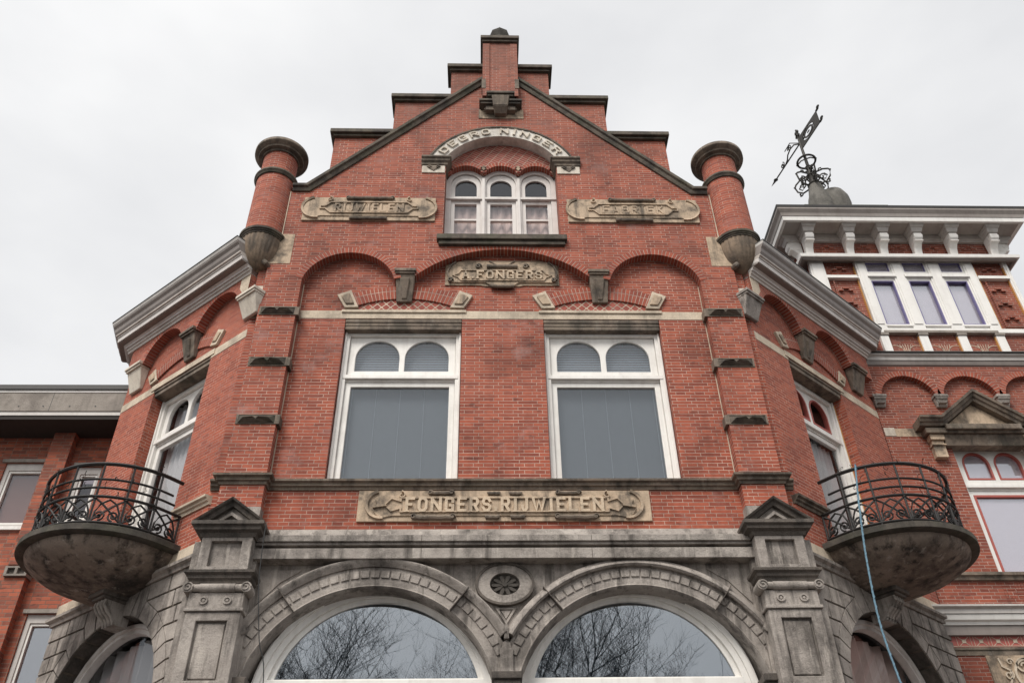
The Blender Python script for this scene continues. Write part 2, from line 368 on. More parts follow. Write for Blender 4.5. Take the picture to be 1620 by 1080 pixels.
# ---------------------------------------------------------------- lettering
def stroke_letter(ch):
    c=.22
    O=[(c,0),(1-c,0),(1,c),(1,1-c),(1-c,1),(c,1),(0,1-c),(0,c)]
    S={'F':([[(0,0),(0,1)],[(0,1),(1,1)],[(0,.50),(.62,.50)]],'b0'),
       'O':([O+[O[0]]],''),
       'N':([[(0,0),(0,1)],[(0,1),(1,0)],[(1,0),(1,1)]],''),
       'G':([[(1,.72),(1,.88),(.88,1),(.12,1),(0,.88),(0,.12),(.12,0),(1,0),(1,.42),(.62,.42)]],''),
       'E':([[(1,1),(0,1),(0,0),(1,0)],[(0,.5),(.68,.5)]],''),
       'R':([[(0,0),(0,1)],[(.1,1),(.80,1),(1,.84),(1,.64),(.80,.48),(.1,.48)],[(.5,.48),(1,0)]],''),
       'S':([[(1,.80),(1-c,1),(c,1),(0,1-c),(0,.66),(c,.52),(1-c,.48),(1,.34),(1,c),(1-c,0),(c,0),(0,.20)]],''),
       'I':([[(.5,0),(.5,1)]],'bm tm'),
       'J':([[(.85,1),(.85,c),(.6,0),(.3,0),(.05,.22),(.05,.36)]],'tj'),
       'W':([[(0,1),(.26,0),(.5,.8),(.74,0),(1,1)]],''),
       'L':([[(0,1),(0,0),(1,0)]],''),
       'D':([[(0,0),(0,1),(1-c,1),(1,1-c),(1,c),(1-c,0),(0,0)]],''),
       'A':([[(0,0),(.5,1),(1,0)],[(.22,.33),(.78,.33)]],''),
       'B':([[(0,0),(0,1)],[(.1,1),(.8,1),(.95,.86),(.95,.66),(.8,.53),(.1,.53)],[(.8,.5),(1,.36),(1,.14),(.85,0),(.1,0)]],''),
       'K':([[(0,0),(0,1)],[(0,.4),(.95,1)],[(.35,.6),(1,0)]],''),
       '.':([[(.3,.04),(.3,.16)]],'')}
    return S[ch]
WIDE={'I':.45,'.':.35,'W':1.35,'J':.8,'N':1.08,'O':.95,'L':.85}
def put_letter(b,ch,f,h,w,t,d0,d1,serif=True):
    # f(x,z)->(u,z) in plane
    st,sf=stroke_letter(ch); k=0
    for pl in st:
        pts=[f(t/2+x*(w-t),t/2+z*(h-t)) for (x,z) in pl]
        if len(pts)>2 and (Vector(pts[0])-Vector(pts[-1])).length<1e-6:
            b.sweep(pts[:-1],[(-t/2,d0),(t/2,d0),(t/2,d1+k),(-t/2,d1+k)],closed=True)
        else: 
            # extend ends by half a stroke
            a=Vector(pts[0]); q=Vector(pts[1]); e=Vector(pts[-1]); g=Vector(pts[-2])
            pts[0]=tuple(a+(a-q).normalized()*t*.5); pts[-1]=tuple(e+(e-g).normalized()*t*.5)
            b.sweep(pts,[(-t/2,d0),(t/2,d0),(t/2,d1+k),(-t/2,d1+k)])
        k+=.0012
    if serif:
        for s_ in sf.split():
            z=0 if s_[0]=='b' else h; x={'0':t/2,'1':w-t/2,'m':w/2,'j':t/2+.85*(w-t)}[s_[1]]; q=t*.95
            z0,z1=(-.002,t*.45) if z==0 else (h-t*.45,h+.002)
            p=[f(x-q,z0),f(x+q,z0),f(x+q,z1),f(x-q,z1)]
            b.poly(p,d0,d1+k); k+=.0012
def word(b,text,cu,cz,h,length,t,d0,d1,gap=.28,serif=True):
    ws=[WIDE.get(c,.9) for c in text]; tot=sum(ws)+gap*(len(text)-1); k=length/tot; x=cu-length/2
    for c,wd in zip(text,ws):
        put_letter(b,c,(lambda X,Z,x=x:(x+X,cz-h/2+Z)),h,wd*k,t,d0,d1,serif); x+=(wd+gap)*k
def scroll(b,u,z,r,d0,d1,turns=1.6,t=.018,dirn=1,start=0):
    n=int(26*turns); pts=[(u+(r*(1-.8*i/n))*cos(start+dirn*2*PI*turns*i/n),z+(r*(1-.8*i/n))*sin(start+dirn*2*PI*turns*i/n)) for i in range(n+1)]
    b.sweep(pts,[(-t/2,d0),(t/2,d0),(t/2,d1),(-t/2,d1)])
# ================================================================= THE CORNER BUILDING
H=empty('corner_building',(0,0,0),None,'red brick corner house with stepped gable, round corner turrets and grey stone ground floor','building')
# --- recessed wall panel on the first floor
WINS=((-2.335,-.605),(.605,2.345))
b=B(); b.poly([(-XS,6.70),(XS,6.70),(XS,11.6),(-XS,11.6)],-RP,-.42,[rect(u0,u1,7.435,10.19) for u0,u1 in WINS]); b.build('brick_wall','brick',H)
# --- gable plane with arcade openings, pilasters
def arcpts(hw,c,crown,spring,rev=False,n=22):
    rise=crown-spring; r=seg(hw,rise); cz=crown-r; a=math.asin(min(1,hw/r)); p=arc(c,cz,r,PI/2+a,PI/2-a,n)
    return (p[::-1] if rev else p),r,cz,a
XO,XI=3.60,3.045
AL_,rl,czl,al=arcpts(.70,-2.345,11.41,10.86); AM_,rm_,czm,am=arcpts(1.33,0,11.50,10.93); AR_,rr_,czr,ar=arcpts(.70,2.345,11.41,10.86)
ol=[(-XO,6.72),(-XI,6.72)]+AL_+[(-1.645,10.99),(-1.33,10.99)]+AM_+[(1.33,10.99),(1.645,10.99)]+AR_+[(XI,6.72),(XO,6.72),(XO,12.80),(3.18,12.80),(0,16.14),(-3.18,12.80),(-XO,12.80)]
rin=1.06; czw=13.2; aw=math.asin(.45/rin)
uph=[(-.945,11.78),(.945,11.78),(.945,13.66)]+arc(0,czw,rin,aw,PI-aw,28)+[(-.945,13.66)]
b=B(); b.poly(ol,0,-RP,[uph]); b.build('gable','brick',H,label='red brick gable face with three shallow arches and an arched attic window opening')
# stepped parapet behind
st=[(-3.55,11.55),(3.55,11.55),(3.55,12.9),(2.95,12.9),(2.95,14.40),(1.94,14.40),(1.94,15.45),(.93,15.45),(.93,16.42),(-.93,16.42),(-.93,15.45),(-1.94,15.45),(-1.94,14.40),(-2.95,14.40),(-2.95,12.9),(-3.55,12.9)]
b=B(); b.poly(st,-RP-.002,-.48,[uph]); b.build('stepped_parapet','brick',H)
for sx in (-1,1):
    for (ua,ub,z) in ((3.03,1.6,14.40),(2.02,.8,15.45),(1.01,.25,16.42)):
        b=B(); a0,a1=sorted((sx*ua,sx*ub)); e=.0
        inn=.05*sx
        b.box(min(sx*(ua-.05),sx*ub),max(sx*(ua-.05),sx*ub),-.52,-.10,z+.002,z+.055)
        b.box(a0,a1,-.56,-.05,z+.055,z+.15); b.build('coping_stone','coping',H,bev=.01)
# raking copings
b=B()
path=[(-3.45,12.84),(-3.19,12.84),(0,16.19),(3.19,12.84),(3.45,12.84)]
b.sweep(path,[(-.045,-.06),(-.045,.03),(-.01,.045),(.02,.05),(.035,.085),(.085,.09),(.10,.05),(.10,-.30),(-.045,-.30)],side=1); b.build('raking_coping','coping',H,bev=.004)
# apex pier
pr=empty('apex_pier',(0,0,15.2),H)
b=B(); b.box(-.29,.29,-.5,.12,15.28,16.99); b.box(-.33,-.20,-.45,.145,15.28,16.94); b.box(.20,.33,-.45,.145,15.28,16.94); b.build('shaft','brick',pr)
b=B(); b.box(-.345,-.27,-.3,.155,15.5,15.78); b.box(.27,.345,-.3,.155,15.5,15.78); b.split('corner_stone','sandd',pr)
b=B(); b.box(-.345,.345,-.52,.17,16.992,17.05); b.box(-.375,.375,-.55,.21,17.05,17.14); b.build('cap','coping',pr,bev=.01)
b=B(); b.lathe([(.13,17.12),(.11,17.28),(.13,17.34),(.18,17.42),(.20,17.46),(.10,17.48),(.05,17.58),(.0,17.80)],0,-.02,8); b.build('finial','lead',pr)
cb=empty('gable_corbel',(0,-.1,14.8),H)
b=B(); b.box(-.255,.255,-.0,.24,15.24,15.30); b.box(-.235,.235,0,.21,15.19,15.24); b.build('cap','coping',cb,bev=.008)
b=B(); b.box(-.385,.385,-.05,.20,15.07,15.125); b.box(-.36,.36,-.05,.17,15.02,15.07); b.build('slab','coping',cb,bev=.008)
b=B(); b.box(-.27,.27,0,.12,14.90,15.02); b.box(-.13,.13,0,.20,14.93,15.18,(-.16,.16,0,.24)); b.box(-.10,.10,0,.10,14.82,14.93,(-.13,.13,0,.20)); b.box(-.30,-.2,0,.08,14.96,15.02);b.box(.2,.3,0,.08,14.96,15.02)
b.build('scroll_block','sandd',cb,bev=.015)
b=B(); b.box(-.395,.415,-.02,.012,14.79,15.04); b.build('backing_plate','sand',cb)
# --- DE GRONINGER arch
da=empty('lettered_arch',(0,-.02,13.66),H,label='pale stone arch over the attic window, carved DE GRONINGER')
b=B(); a1=math.asin(.46/1.06); ro=1.305
pts_o=arc(0,czw-.02,ro,PI-math.asin(.47/ro),math.asin(.47/ro),40); pts_i=arc(0,czw,1.055,math.asin(.46/1.055),PI-math.asin(.46/1.055),40)
b.poly(pts_o+pts_i,.035,-.22); b.build('arch_stone','letter_arch',da)
b=B(); b.sweep(arc(0,czw-.02,ro+.012,PI-.36,.36,40),[(-.016,.0),(.014,.0),(.014,.055),(-.016,.055)]); b.build('hood_mould','coping',da)
b=B(); angs=[154,142.5,131,119.5,108,  88,78,67.5,55.5,43.5,31]; txt='DEGRONINGER'
for ch,a in zip(txt,[146.5,135.5,124.5,113.5,103, 87,78,69,57.5,46,34.5]):
    a=R(a); wd=.150*(.5 if ch=='I' else 1); hh=.14; rc=1.18
    def f(X,Z,a=a,wd=wd): 
        x=X-wd/2; r=rc+Z-hh/2; return (r*cos(a)+x*sin(a),czw-.01+r*sin(a)-x*cos(a))
    put_letter(b,ch,f,hh,wd,.026,.034,.066)
b.build('lettering','white_stone',da)
for sx in (-1,1):
    im=empty('impost',(sx*1.14,0,13.45),H)
    b=B(); A=[(-1.34*1,0),(-.945,0),(-.945,-.26)] 
    path=[(sx*1.36,.0),(sx*.945,.0),(sx*.945,-.28)]
    b.sweep(path,[(-.0,13.47),(.03,13.49),(.035,13.53),(.065,13.56),(.07,13.60),(.095,13.62),(.095,13.655),(0,13.66)],plane='ud',side=(-1 if sx>0 else 1)*-1*-1); b.build('cap_moulding','sandd',im)
    b=B(); b.box(min(sx*1.345,sx*.955),max(sx*1.345,sx*.955),-.02,.02,13.29,13.47); 
    b.build('carved_block','white_stone',im,bev=.01)
    b=B(); scroll(b,sx*1.08,13.42,.03,.015,.05,1.2,.014); scroll(b,sx*1.22,13.42,.03,.015,.05,1.2,.014); b.poly([(sx*1.15-.12,13.44),(sx*1.15,13.33),(sx*1.15+.12,13.44)],.015,.035); b.build('carving','sandd',im)
# tympanum of the attic window: lattice brick, three small arch heads
b=B(); low=[]
for c in (-.60,0,.60):
    low+=arc(c,13.38,.30,R(152),R(28),10,.33)
ty=low+arc(0,czw,1.05,math.asin(.47/1.05),PI-math.asin(.47/1.05),26)
b.poly([(-.93,13.5)]+low+[(.93,13.5)]+arc(0,czw,1.05,aw+.03,PI-aw-.03,26),-.17,-.26); b.build('lattice_tympanum','trellis2',H)
for c in (-.60,0,.60):
    b=B(); b.ring(c,13.38,.30,.375,R(41),R(139),-.150,-.27,16); b.build('arch','brick_ring',H)
for c in (-.30,.30):
    b=B(); b.poly([(c,13.56),(c+.055,13.625),(c,13.69),(c-.055,13.625)],-.15,-.27); b.build('diamond_stone','sand',H)
# attic window
def pane(root,pts,d,m='glass',name='pane',fr=FR):
    b=B(fr); b.poly(pts,d,d-.008); return b.build(name,m,root)
aw_=empty('attic_window',(0,.3,11.8),H)
b=B(); hol=[]; fo=[(-.94,11.78),(.94,11.78),(.94,13.40)]+[(.94,13.5)]+arc(.60,13.36,.33,R(10),R(150),10)+arc(0,13.36,.33,R(30),R(150),10)+arc(-.60,13.36,.33,R(30),R(170),10)+[(-.94,13.5)]
hA=[archpane(c-.225,c+.225,13.0,13.56) for c in (-.60,0,.60)]; hB=[rect(c-.225,c+.225,11.9,12.98) for c in (-.60,0,.60)]
b.poly(fo,-.27,-.36,[archpane(c-.255,c+.255,12.98,13.60) for c in (-.60,0,.60)]+[rect(c-.25,c+.25,11.86,12.93) for c in (-.60,0,.60)]); b.build('outer_frame','white_old',aw_)
b=B()
for c in (-.60,0,.60):
    b.poly(archpane(c-.253,c+.253,12.99,13.585),-.30,-.35,[archpane(c-.185,c+.185,13.05,13.46)])
    b.poly(rect(c-.248,c+.248,11.87,12.925),-.30,-.35,[rect(c-.185,c+.185,12.50,12.86),rect(c-.185,c+.185,11.98,12.46)])
b.build('sash','white_old',aw_)
b=B(); b.box(-.93,.93,-.27,-.245,12.935,12.975)
for c in (-.30,.30): b.box(c-.022,c+.022,-.27,-.235,11.80,13.45)
b.build('transom','white_old',aw_)
for c in (-.60,0,.60):
    pane(aw_,archpane(c-.2,c+.2,13.03,13.48),-.33,'glass_dark'); pane(aw_,rect(c-.2,c+.2,12.48,12.88),-.33,'glass_clear'); pane(aw_,rect(c-.2,c+.2,11.95,12.48),-.332,'glass_clear')
b=B(); b.box(-1.03,1.03,-.25,.10,11.64,11.75); b.box(-1.0,1.0,-.2,.06,11.56,11.64); b.build('window_sill','coping',H,bev=.012)
b=B(); pts=[]
for i in range(61):
    u=-.9+1.8*i/60; pts.append((u,-.42+.02*sin(i*1.3)+.01*sin(i*.7)))
pb=[(p[0],p[1]-.01) for p in pts][::-1]
vv=pts+pb
A=[b.P(u,d,11.8) for u,d in vv]; C_=[b.P(u,d,13.16+.0*u) for u,d in vv]
for i in range(len(vv)): j=(i+1)%len(vv); b.face((A[i],A[j],C_[j],C_[i]))
tag(b.build('curtain','curtain',None,True),'cream curtain drawn across the attic window in the gable','curtain')
# --- arches and brackets of the arcade
def ringa(c,r,cz,a,name='arch',fr=FR,d0=.005,d1=-RP,wd=.105,p=H,s0=0.):
    b=B(fr); b.ring(c,cz,r-.004,r+wd,PI/2-a,PI/2+a,d0,d1,30); b.build(name,'brick_ring',p)
ringa(-2.345,rl,czl,al); ringa(0,rm_,czm,am); ringa(2.345,rr_,czr,ar)
def bracket(c,z1,z0,fr=FR,d0=0.,db=-RP,p=H,m='sandd',w=.165,pr_=.05,plain_=False):
    e=empty('bracket',fr(c,d0,z0),p)
    b=B(fr); b.box(c-w,c+w,db,d0+pr_,z1-.05,z1); b.box(c-w+.015,c+w-.015,db,d0+pr_*.6,z1-.085,z1-.05); b.build('cap',m,e,bev=.006)
    b=B(fr); hh=z1-.085-z0
    b.box(c-w*.70,c+w*.70,db,db+.05,z0,z1-.085,(c-w*.9,c+w*.9,db,d0+.005)); 
    b.build('body',m,e,bev=.01)
    if plain_: return
    b=B(fr)
    b.box(c-.035,c+.035,db+.05,db+.075,z0+.04,z1-.17,(c-.075,c+.075,db+.06,d0+.022)); b.build('carving',m,e,bev=.012)
for c in (-1.485,1.485): bracket(c,11.04,10.49)
# --- band, springers, segmental arches, tympana
b=B(); b.box(-XI,XI,-RP-.02,-RP+.006,10.195,10.345); b.build('stone_band','sandl',H)
for sx in (-1,1):
    b=B(); b.box(min(sx*XO,sx*XS),max(sx*XO,sx*XS),-RP-.02,-RP+.008,10.195,10.345); b.build('stone_band','sandl',H)
    b=B(); b.box(sx*1.475-.93,sx*1.475+.93,-RP,-RP+.028,10.30,10.352); b.build('drip_moulding','sandl',H,bev=.006)
for c in (-1.475,1.48):
    r=1.85; cz=8.72; a=R(22.3)
    b=B(); b.ring(c,cz,r,2.10,PI/2-a,PI/2+a,-RP+.03,-RP-.02,26); b.build('window_arch','brick_ring',H)
    b=B(); b.poly([(c-.72,10.35),(c+.72,10.35)]+arc(c,cz,r+.01,PI/2-R(22.8),PI/2+R(22.8),16),-RP+.004,-RP-.02); b.build('lattice_tympanum','trellis',H)
    for s_ in (-1,1):
        q=[(c+s_*rr*sin(R(x)),cz+rr*cos(R(x))) for rr,x in ((1.80,22.3),(2.17,22.3),(2.17,28.2),(1.88,28.2))]
        b=B(); b.poly(q,-RP-.01,-RP+.045); cx_=sum(x for x,_ in q)/4; cz_=sum(z for _,z in q)/4
        b.build('springer_stone','sandl',H,bev=.008)
        b=B(); b.poly([(cx_+(x-cx_)*.62,cz_+(z-cz_)*.62) for x,z in q],-RP+.04,-RP+.07); b.build('springer_boss','sand',H,bev=.012)
# lintels
for (u0,u1) in WINS:
    b=B(); b.box(u0+.002,u1-.002,-.41,-.175,10.0,10.188)
    b.box(u0+.002,u1-.002,-.30,-RP+.0,10.12,10.189); b.box(u0+.002,u1-.002,-.34,-.166,10.06,10.12); b.build('lintel','sandd',H,bev=.015)
# --- large windows
def big_window(u0,u1,z0,z1,zt,fr,d,root,g='glass',wm='white',edge=None,elow=True,gapm=.10,mid=.04,g2=None,archtop=.13):
    w_=empty('window',fr((u0+u1)/2,d,z0),root)
    b=B(fr); b.poly(rect(u0,u1,z0,z1),d,d-.13,[rect(u0+.075,u1-.075,z0+.02,z1-.07)]); b.box(u0+.0,u0+.028,d,d+.03,z0,z1); b.box(u1-.028,u1,d,d+.03,z0,z1); b.build('frame',wm,w_,bev=.006)
    i0,i1=u0+.077,u1-.077; c=(i0+i1)/2
    pa=[(i0+gapm,c-mid),(c+mid,i1-gapm)]
    b=B(fr); b.poly(rect(i0,i1,zt+.06,z1-.072),d-.05,d-.11,[archpane(a,e,zt+.14,z1-archtop) for a,e in pa]); b.build('fanlight',wm,w_,bev=.008)
    b=B(fr); b.box(u0+.03,u1-.03,d-.10,d+.01,zt-.03,zt+.035); b.box(i0,i1,d-.10,d-.03,zt+.035,zt+.0595); b.box(i0,i1,d-.1,d-.035,zt-.06,zt-.03); b.build('transom',wm,w_,bev=.006)
    b=B(fr); b.poly(rect(i0,i1,z0+.022,zt-.062),d-.05,d-.11,[rect(i0+gapm-.02,i1-gapm+.02,z0+.05,zt-.14)]); b.build('sash',wm,w_,bev=.008)
    for a,e in pa: pane(w_,archpane(a-.02,e+.02,zt+.12,z1-archtop+.02),d-.08,g2 or g,fr=fr)
    pane(w_,rect(i0+gapm-.04,i1-gapm+.04,z0+.04,zt-.12),d-.08,g,fr=fr)
    if edge:
        b=B(fr)
        for a,e in pa:
            P_=archpane(a,e,zt+.14,z1-archtop); b.sweep(P_,[(-.001,d-.112),(-.001,d-.045),(.03,d-.045),(.03,d-.112)],closed=True,side=1)
        P_=rect(i0+gapm-.02,i1-gapm+.02,z0+.05,zt-.14)
        if elow: b.sweep(P_,[(-.001,d-.112),(-.001,d-.045),(.035,d-.045),(.035,d-.112)],closed=True,side=1)
        b.build('painted_edge',edge,w_)
    return w_
def blind(u0,u1,z0,z1,d,fr,m,pitch,name,label,cords=()):
    e=empty(name,fr((u0+u1)/2,d,z0),None,label,'blind')
    b=B(fr); z=z0
    if pitch>.046: b.box(u0,u1,d-.012,d,z0,z1); z=z1
    while z<z1:
        b.P(u0,d,z);b.P(u1,d,z);b.P(u1,d-.006,z+pitch*.86);b.P(u0,d-.006,z+pitch*.86); k=len(b.v); b.face((k-4,k-3,k-2,k-1)); z+=pitch
    b.build('slat_field',m,e)
    if cords:
        b=B(fr)
        for c in cords: b.box(c-.004,c+.004,d+.004,d+.008,z0,z1)
        b.split('cord','cord',e)
for i,(u0,u1) in enumerate(WINS):
    nm=('left','right')[i]
    big_window(u0+.01,u1-.01,7.437,10.03,9.2,FR,-.27,H)
    c=(u0+u1)/2
    e=blind(u0+.1,u1-.1,7.45,9.12,-.45,FR,'blind',.05,'window_blind','dark grey blind behind the large pane of the %s gable-front window'%nm,[u0+.18+(u1-u0-.36)*k/4 for k in range(5)])
    e=blind(u0+.1,u1-.1,9.25,9.86,-.45,FR,'blind_l',.045,'window_blind','light blind behind the round-headed panes of the %s gable-front window'%nm)
# interiors: a dark room behind the windows
b=B(); b.box(-3.6,3.6,-3.2,-.44,7.40,7.42); b.box(-3.6,3.6,-3.2,-3.1,7.42,10.4); b.box(-3.6,3.6,-3.2,-.44,10.4,10.45); b.box(-3.6,-3.55,-3.1,-.44,7.42,10.4); b.box(3.55,3.6,-3.1,-.44,7.42,10.4)
b.build('room','inside',H)
b=B(); b.box(-1.2,1.2,-1.5,-1.45,11.7,14.3); b.box(-1.2,-1.15,-1.45,-.49,11.7,14.3); b.box(1.15,1.2,-1.45,-.49,11.7,14.3); b.box(-1.2,1.2,-1.45,-.49,14.3,14.35); b.box(-1.2,1.2,-1.45,-.49,11.65,11.7); b.build('attic_room','inside',H)
# --- stone signs
def sign_plate(c,z0,z1,hw,d,m,title,lab,letters,lh,ll,t,long=False,ends=.2,worn=False):
    s_=empty('stone_sign',(c,-d,z0),H,label=lab)
    b=B(); b.box(c-hw,c+hw,d-.03,d+.018,z0,z1); b.build('slab',m,s_,bev=.006)
    h=z1-z0; zc=(z0+z1)/2; D=d+.014
    b=B()
    # cartouche: raised shape with lobed ends
    x=hw-ends
    cart=[(c-x+.10,zc-h*.34),(c+x-.10,zc-h*.34)]+arc(c+x-.02,zc-h*.02,h*.40,-R(75),R(80),10)+[(c+x-.12,zc+h*.30),(c-x+.12,zc+h*.30)]+arc(c-x+.02,zc-h*.02,h*.40,R(100),R(255),10)
    b.poly(cart,D,D+.022); b.build('cartouche',m,s_,bev=.008)
    b=B(); y0,y1=zc-h*.23,zc+h*.22; X=ll/2+.06
    tip=.09 if not long else .0
    path=[(c-X,y0),(c+X,y0),(c+X+tip,zc-.03),(c+X+tip+.08,zc-.03),(c+X+tip+.08,zc+.03),(c+X+tip,zc+.03),(c+X,y1),(c-X,y1),(c-X-tip,zc+.03),(c-X-tip-.08,zc+.03),(c-X-tip-.08,zc-.03),(c-X-tip,zc-.03)]
    if long: path=[(c-X,y0),(c+X,y0),(c+X,zc-.05),(c+X+.12,zc-.09),(c+X+.2,zc),(c+X+.12,zc+.09),(c+X,zc+.05),(c+X,y1),(c-X,y1),(c-X,zc+.05),(c-X-.12,zc+.09),(c-X-.2,zc),(c-X-.12,zc-.09),(c-X,zc-.05)]
    b.sweep(path,[(-.008,D+.02),(.010,D+.02),(.010,D+.045),(-.008,D+.045)],closed=True); b.build('border',m,s_)
    b=B(); word(b,letters,c,zc-.005*h,lh,ll,t,D+.02,D+(.034 if worn else .050 if long else .040),serif=True); b.build('lettering','sandl2' if long else 'sand',s_)
    # rolled scrolls at top and bottom, curled horns at the ends
    b=B()
    def roll(u0,u1,z,r):
        n=10; b.tube([(u0+(u1-u0)*k/n,D+.02,z+.004*sin(k*1.7)) for k in range(n+1)],r,8)
    if long:
        for s2 in (-1,1):
            roll(c+s2*1.15,c+s2*.65,z0+.045,.034); roll(c+s2*.95,c+s2*.68,z1-.045,.028); roll(c+s2*.07,c+s2*.25,z0+.05,.028); roll(c+s2*.06,c+s2*.22,z1-.05,.026)
            scroll(b,c+s2*1.15,z0+.048,.038,D+.01,D+.055,1.2,.012); scroll(b,c+s2*.66,z0+.048,.038,D+.01,D+.055,1.2,.012)
            scroll(b,c+s2*.68,z1-.045,.034,D+.01,D+.05,1.2,.012); scroll(b,c+s2*.95,z1-.045,.034,D+.01,D+.05,1.2,.012)
    else:
        roll(c-.3,c+.3,z0+.03,.032); roll(c-.36,c+.36,z1-.04,.03)
        for s2 in (-1,1): scroll(b,c+s2*.36,z1-.045,.035,D+.01,D+.05,1.2,.012)
    b.split('scroll_roll','sandd',s_,True)
    b=B()
    for s2 in (-1,1):
        e0=c+s2*(hw-.30 if long else hw-.22)
        p=arc(e0,zc+.03*h,h*.43,R(-100),R(75),14); 
        if s2<0: p=[(2*e0-u,z) for u,z in p]
        b.sweep(p,[(-.02,D),(.016,D),(.016,D+.03),(-.02,D+.04)],side=s2)
        scroll(b,c+s2*(hw-.55 if long else hw-.42),z1-.08,.055,D+.01,D+.05,1.0,.016,s2,R(90))
        if long:
            b.poly([(c+s2*(hw-.38),zc-.02),(c+s2*(hw-.30),zc+.0),(c+s2*(hw-.22),zc+.07),(c+s2*(hw-.25),zc),(c+s2*(hw-.20),zc-.05)],D+.02,D+.055)
    b.split('horn',m,s_)
    return s_
sign_plate(0,6.85,7.285,1.865,-RP+.01,'sand','', 'long tan stone sign above the ground floor, carved FONGERS.RIJWIELEN','FONGERS.RIJWIELEN',.205,2.52,.036,True,.34)
sign_plate(-2.15,12.105,12.645,1.07,.01,'sand','','stone sign left of the attic window, carved RIJWIELEN in worn letters','RIJWIELEN',.185,1.12,.029,False,.2)
sign_plate(2.15,12.105,12.645,1.07,.01,'sand','','stone sign right of the attic window, its word FABRIEK nearly worn away','FABRIEK',.18,1.0,.027,False,.2,True)
s_=empty('stone_sign',(0,.1,10.84),H,label='tan stone sign under the middle arch, carved A.FONGERS')
q=[(-.88,10.86),(-.34,10.86),(-.26,10.84),(.26,10.84),(.34,10.86),(.88,10.86),(.88,11.30),(.6,11.375),(-.6,11.375),(-.88,11.30)]
D=-RP+.02
b=B(); b.poly(q,D-.03,D); b.build('slab','sand',s_)
b=B(); b.poly([(-.80,10.90),(-.26,10.90),(-.16,10.82),(.16,10.82),(.26,10.90),(.80,10.90),(.82,11.0),(.84,11.15),(.80,11.28),(.70,11.33),(-.70,11.33),(-.80,11.28),(-.84,11.15),(-.82,11.0)],D-.002,D+.025); b.build('cartouche','sand',s_,bev=.008)
b=B(); b.sweep([(-.64,10.93),(.64,10.93),(.68,10.99),(.76,11.03),(.68,11.07),(.64,11.14),(-.64,11.14),(-.68,11.07),(-.76,11.03),(-.68,10.99)],[(-.008,D+.02),(.01,D+.02),(.01,D+.045),(-.008,D+.045)],closed=True); b.build('border','sand',s_)
b=B(); word(b,'A.FONGERS',0,11.035,.17,1.24,.029,D+.022,D+.055); b.build('lettering','sandl2',s_)
b=B(); b.tube([(-.24,D+.03,11.22),(.24,D+.03,11.22)],.042,10); b.tube([(-.18,D+.03,10.815),(-.1,D+.04,10.80),(.1,D+.04,10.80),(.18,D+.03,10.815)],.028,8)
for s2 in (-1,1):
    scroll(b,s2*.37,11.22,.05,D+.02,D+.06,1.3,.018); scroll(b,s2*.80,10.93,.045,D+.02,D+.06,1.3,.018); b.tube([(s2*.1,D+.02,11.27),(s2*.2,D+.03,11.34)],.014,6)
    b.sweep([(s2*.82,10.97),(s2*.85,11.1),(s2*.80,11.24),(s2*.72,11.31)],[(-.012,D+.02),(.012,D+.02),(.012,D+.05),(-.012,D+.05)])
b.split('scroll_roll','sandd',s_,True)
# --- pilasters: bossed dark stones and edge blocks
for sx in (-1,1):
    for z in (10.125,9.19,8.215):
        e=empty('boss_stone',(sx*3.31,0,z),H)
        b=B(); b.box(sx*3.31-.27,sx*3.31+.27,-.03,.012,z,z+.155); b.box(min(sx*3.0,sx*3.10),max(sx*3.0,sx*3.10),-.14,.010,z+.003,z+.150); b.build('block','sandd',e)
        b=B(); x0,x1=sx*3.31-.245,sx*3.31+.245; b.box(x0,x1,.01,.012,z+.01,z+.14,(x0,x1,.01,.012))
        k=len(b.v)
        def pt(u,d,z): return b.P(u,d,z)
        a=[pt(x0,.011,z+.015),pt(x1,.011,z+.015),pt(x1,.011,z+.13),pt(x0,.011,z+.13)]
        r_=[pt(x0+.08,.075,z+.07),pt(sx*3.31-.04,.085,z+.075),pt(sx*3.31,.055,z+.06),pt(sx*3.31+.04,.085,z+.075),pt(x1-.08,.075,z+.07)]
        b.face((a[0],a[1],r_[4],r_[3],r_[2],r_[1],r_[0])); b.face((a[3],a[2],r_[4],r_[3],r_[2],r_[1],r_[0])); b.face((a[0],a[3],r_[0])); b.face((a[1],a[2],r_[4]))
        b.build('boss','coping',e)
    b=B(); b.box(min(sx*XO,sx*3.27),max(sx*XO,sx*3.27),-.05,.006,11.16,11.80); b.build('stone_plate','sand',H)
    b=B(); b.box(min(sx*3.602,sx*XS),max(sx*3.602,sx*XS),-.2,-.06,10.47,10.75); b.build('stone_plate','white_stone',H)
# strip wall between pilaster and corner above the recessed wall
    b=B(); b.box(min(sx*XO,sx*XS),max(sx*XO,sx*XS),-.3,-.075,10.75,11.6); b.build('brick_wall','brick',H)
for sx in (-1,1):
    b=B(); b.box(sx*3.035-.006,sx*3.035+.006,-RP-.002,-RP+.008,7.45,10.86); b.build('mortar_fillet','sandl',H)
    b=B(); b.box(sx*3.475-.007,sx*3.475+.007,-.002,.012,11.74,12.80); b.build('mortar_fillet','sandl',H)
# --- sill course
def sillprof(z0,z1): return [(-.03,z0),(.02,z0),(.03,z0+.035),(.055,z0+.045),(.06,z1-.055),(.095,z1-.04),(.10,z1-.012),(-.03,z1)]
b=B(); pth=[(-XS-.02,-RP),(-XO,-RP),(-XO,0),(-XI,0),(-XI,-RP),(XI,-RP),(XI,0),(XO,0),(XO,-RP),(XS+.02,-RP)]
b.sweep(pth,sillprof(7.30,7.435),plane='ud'); b.build('sill_course','sandd',H)
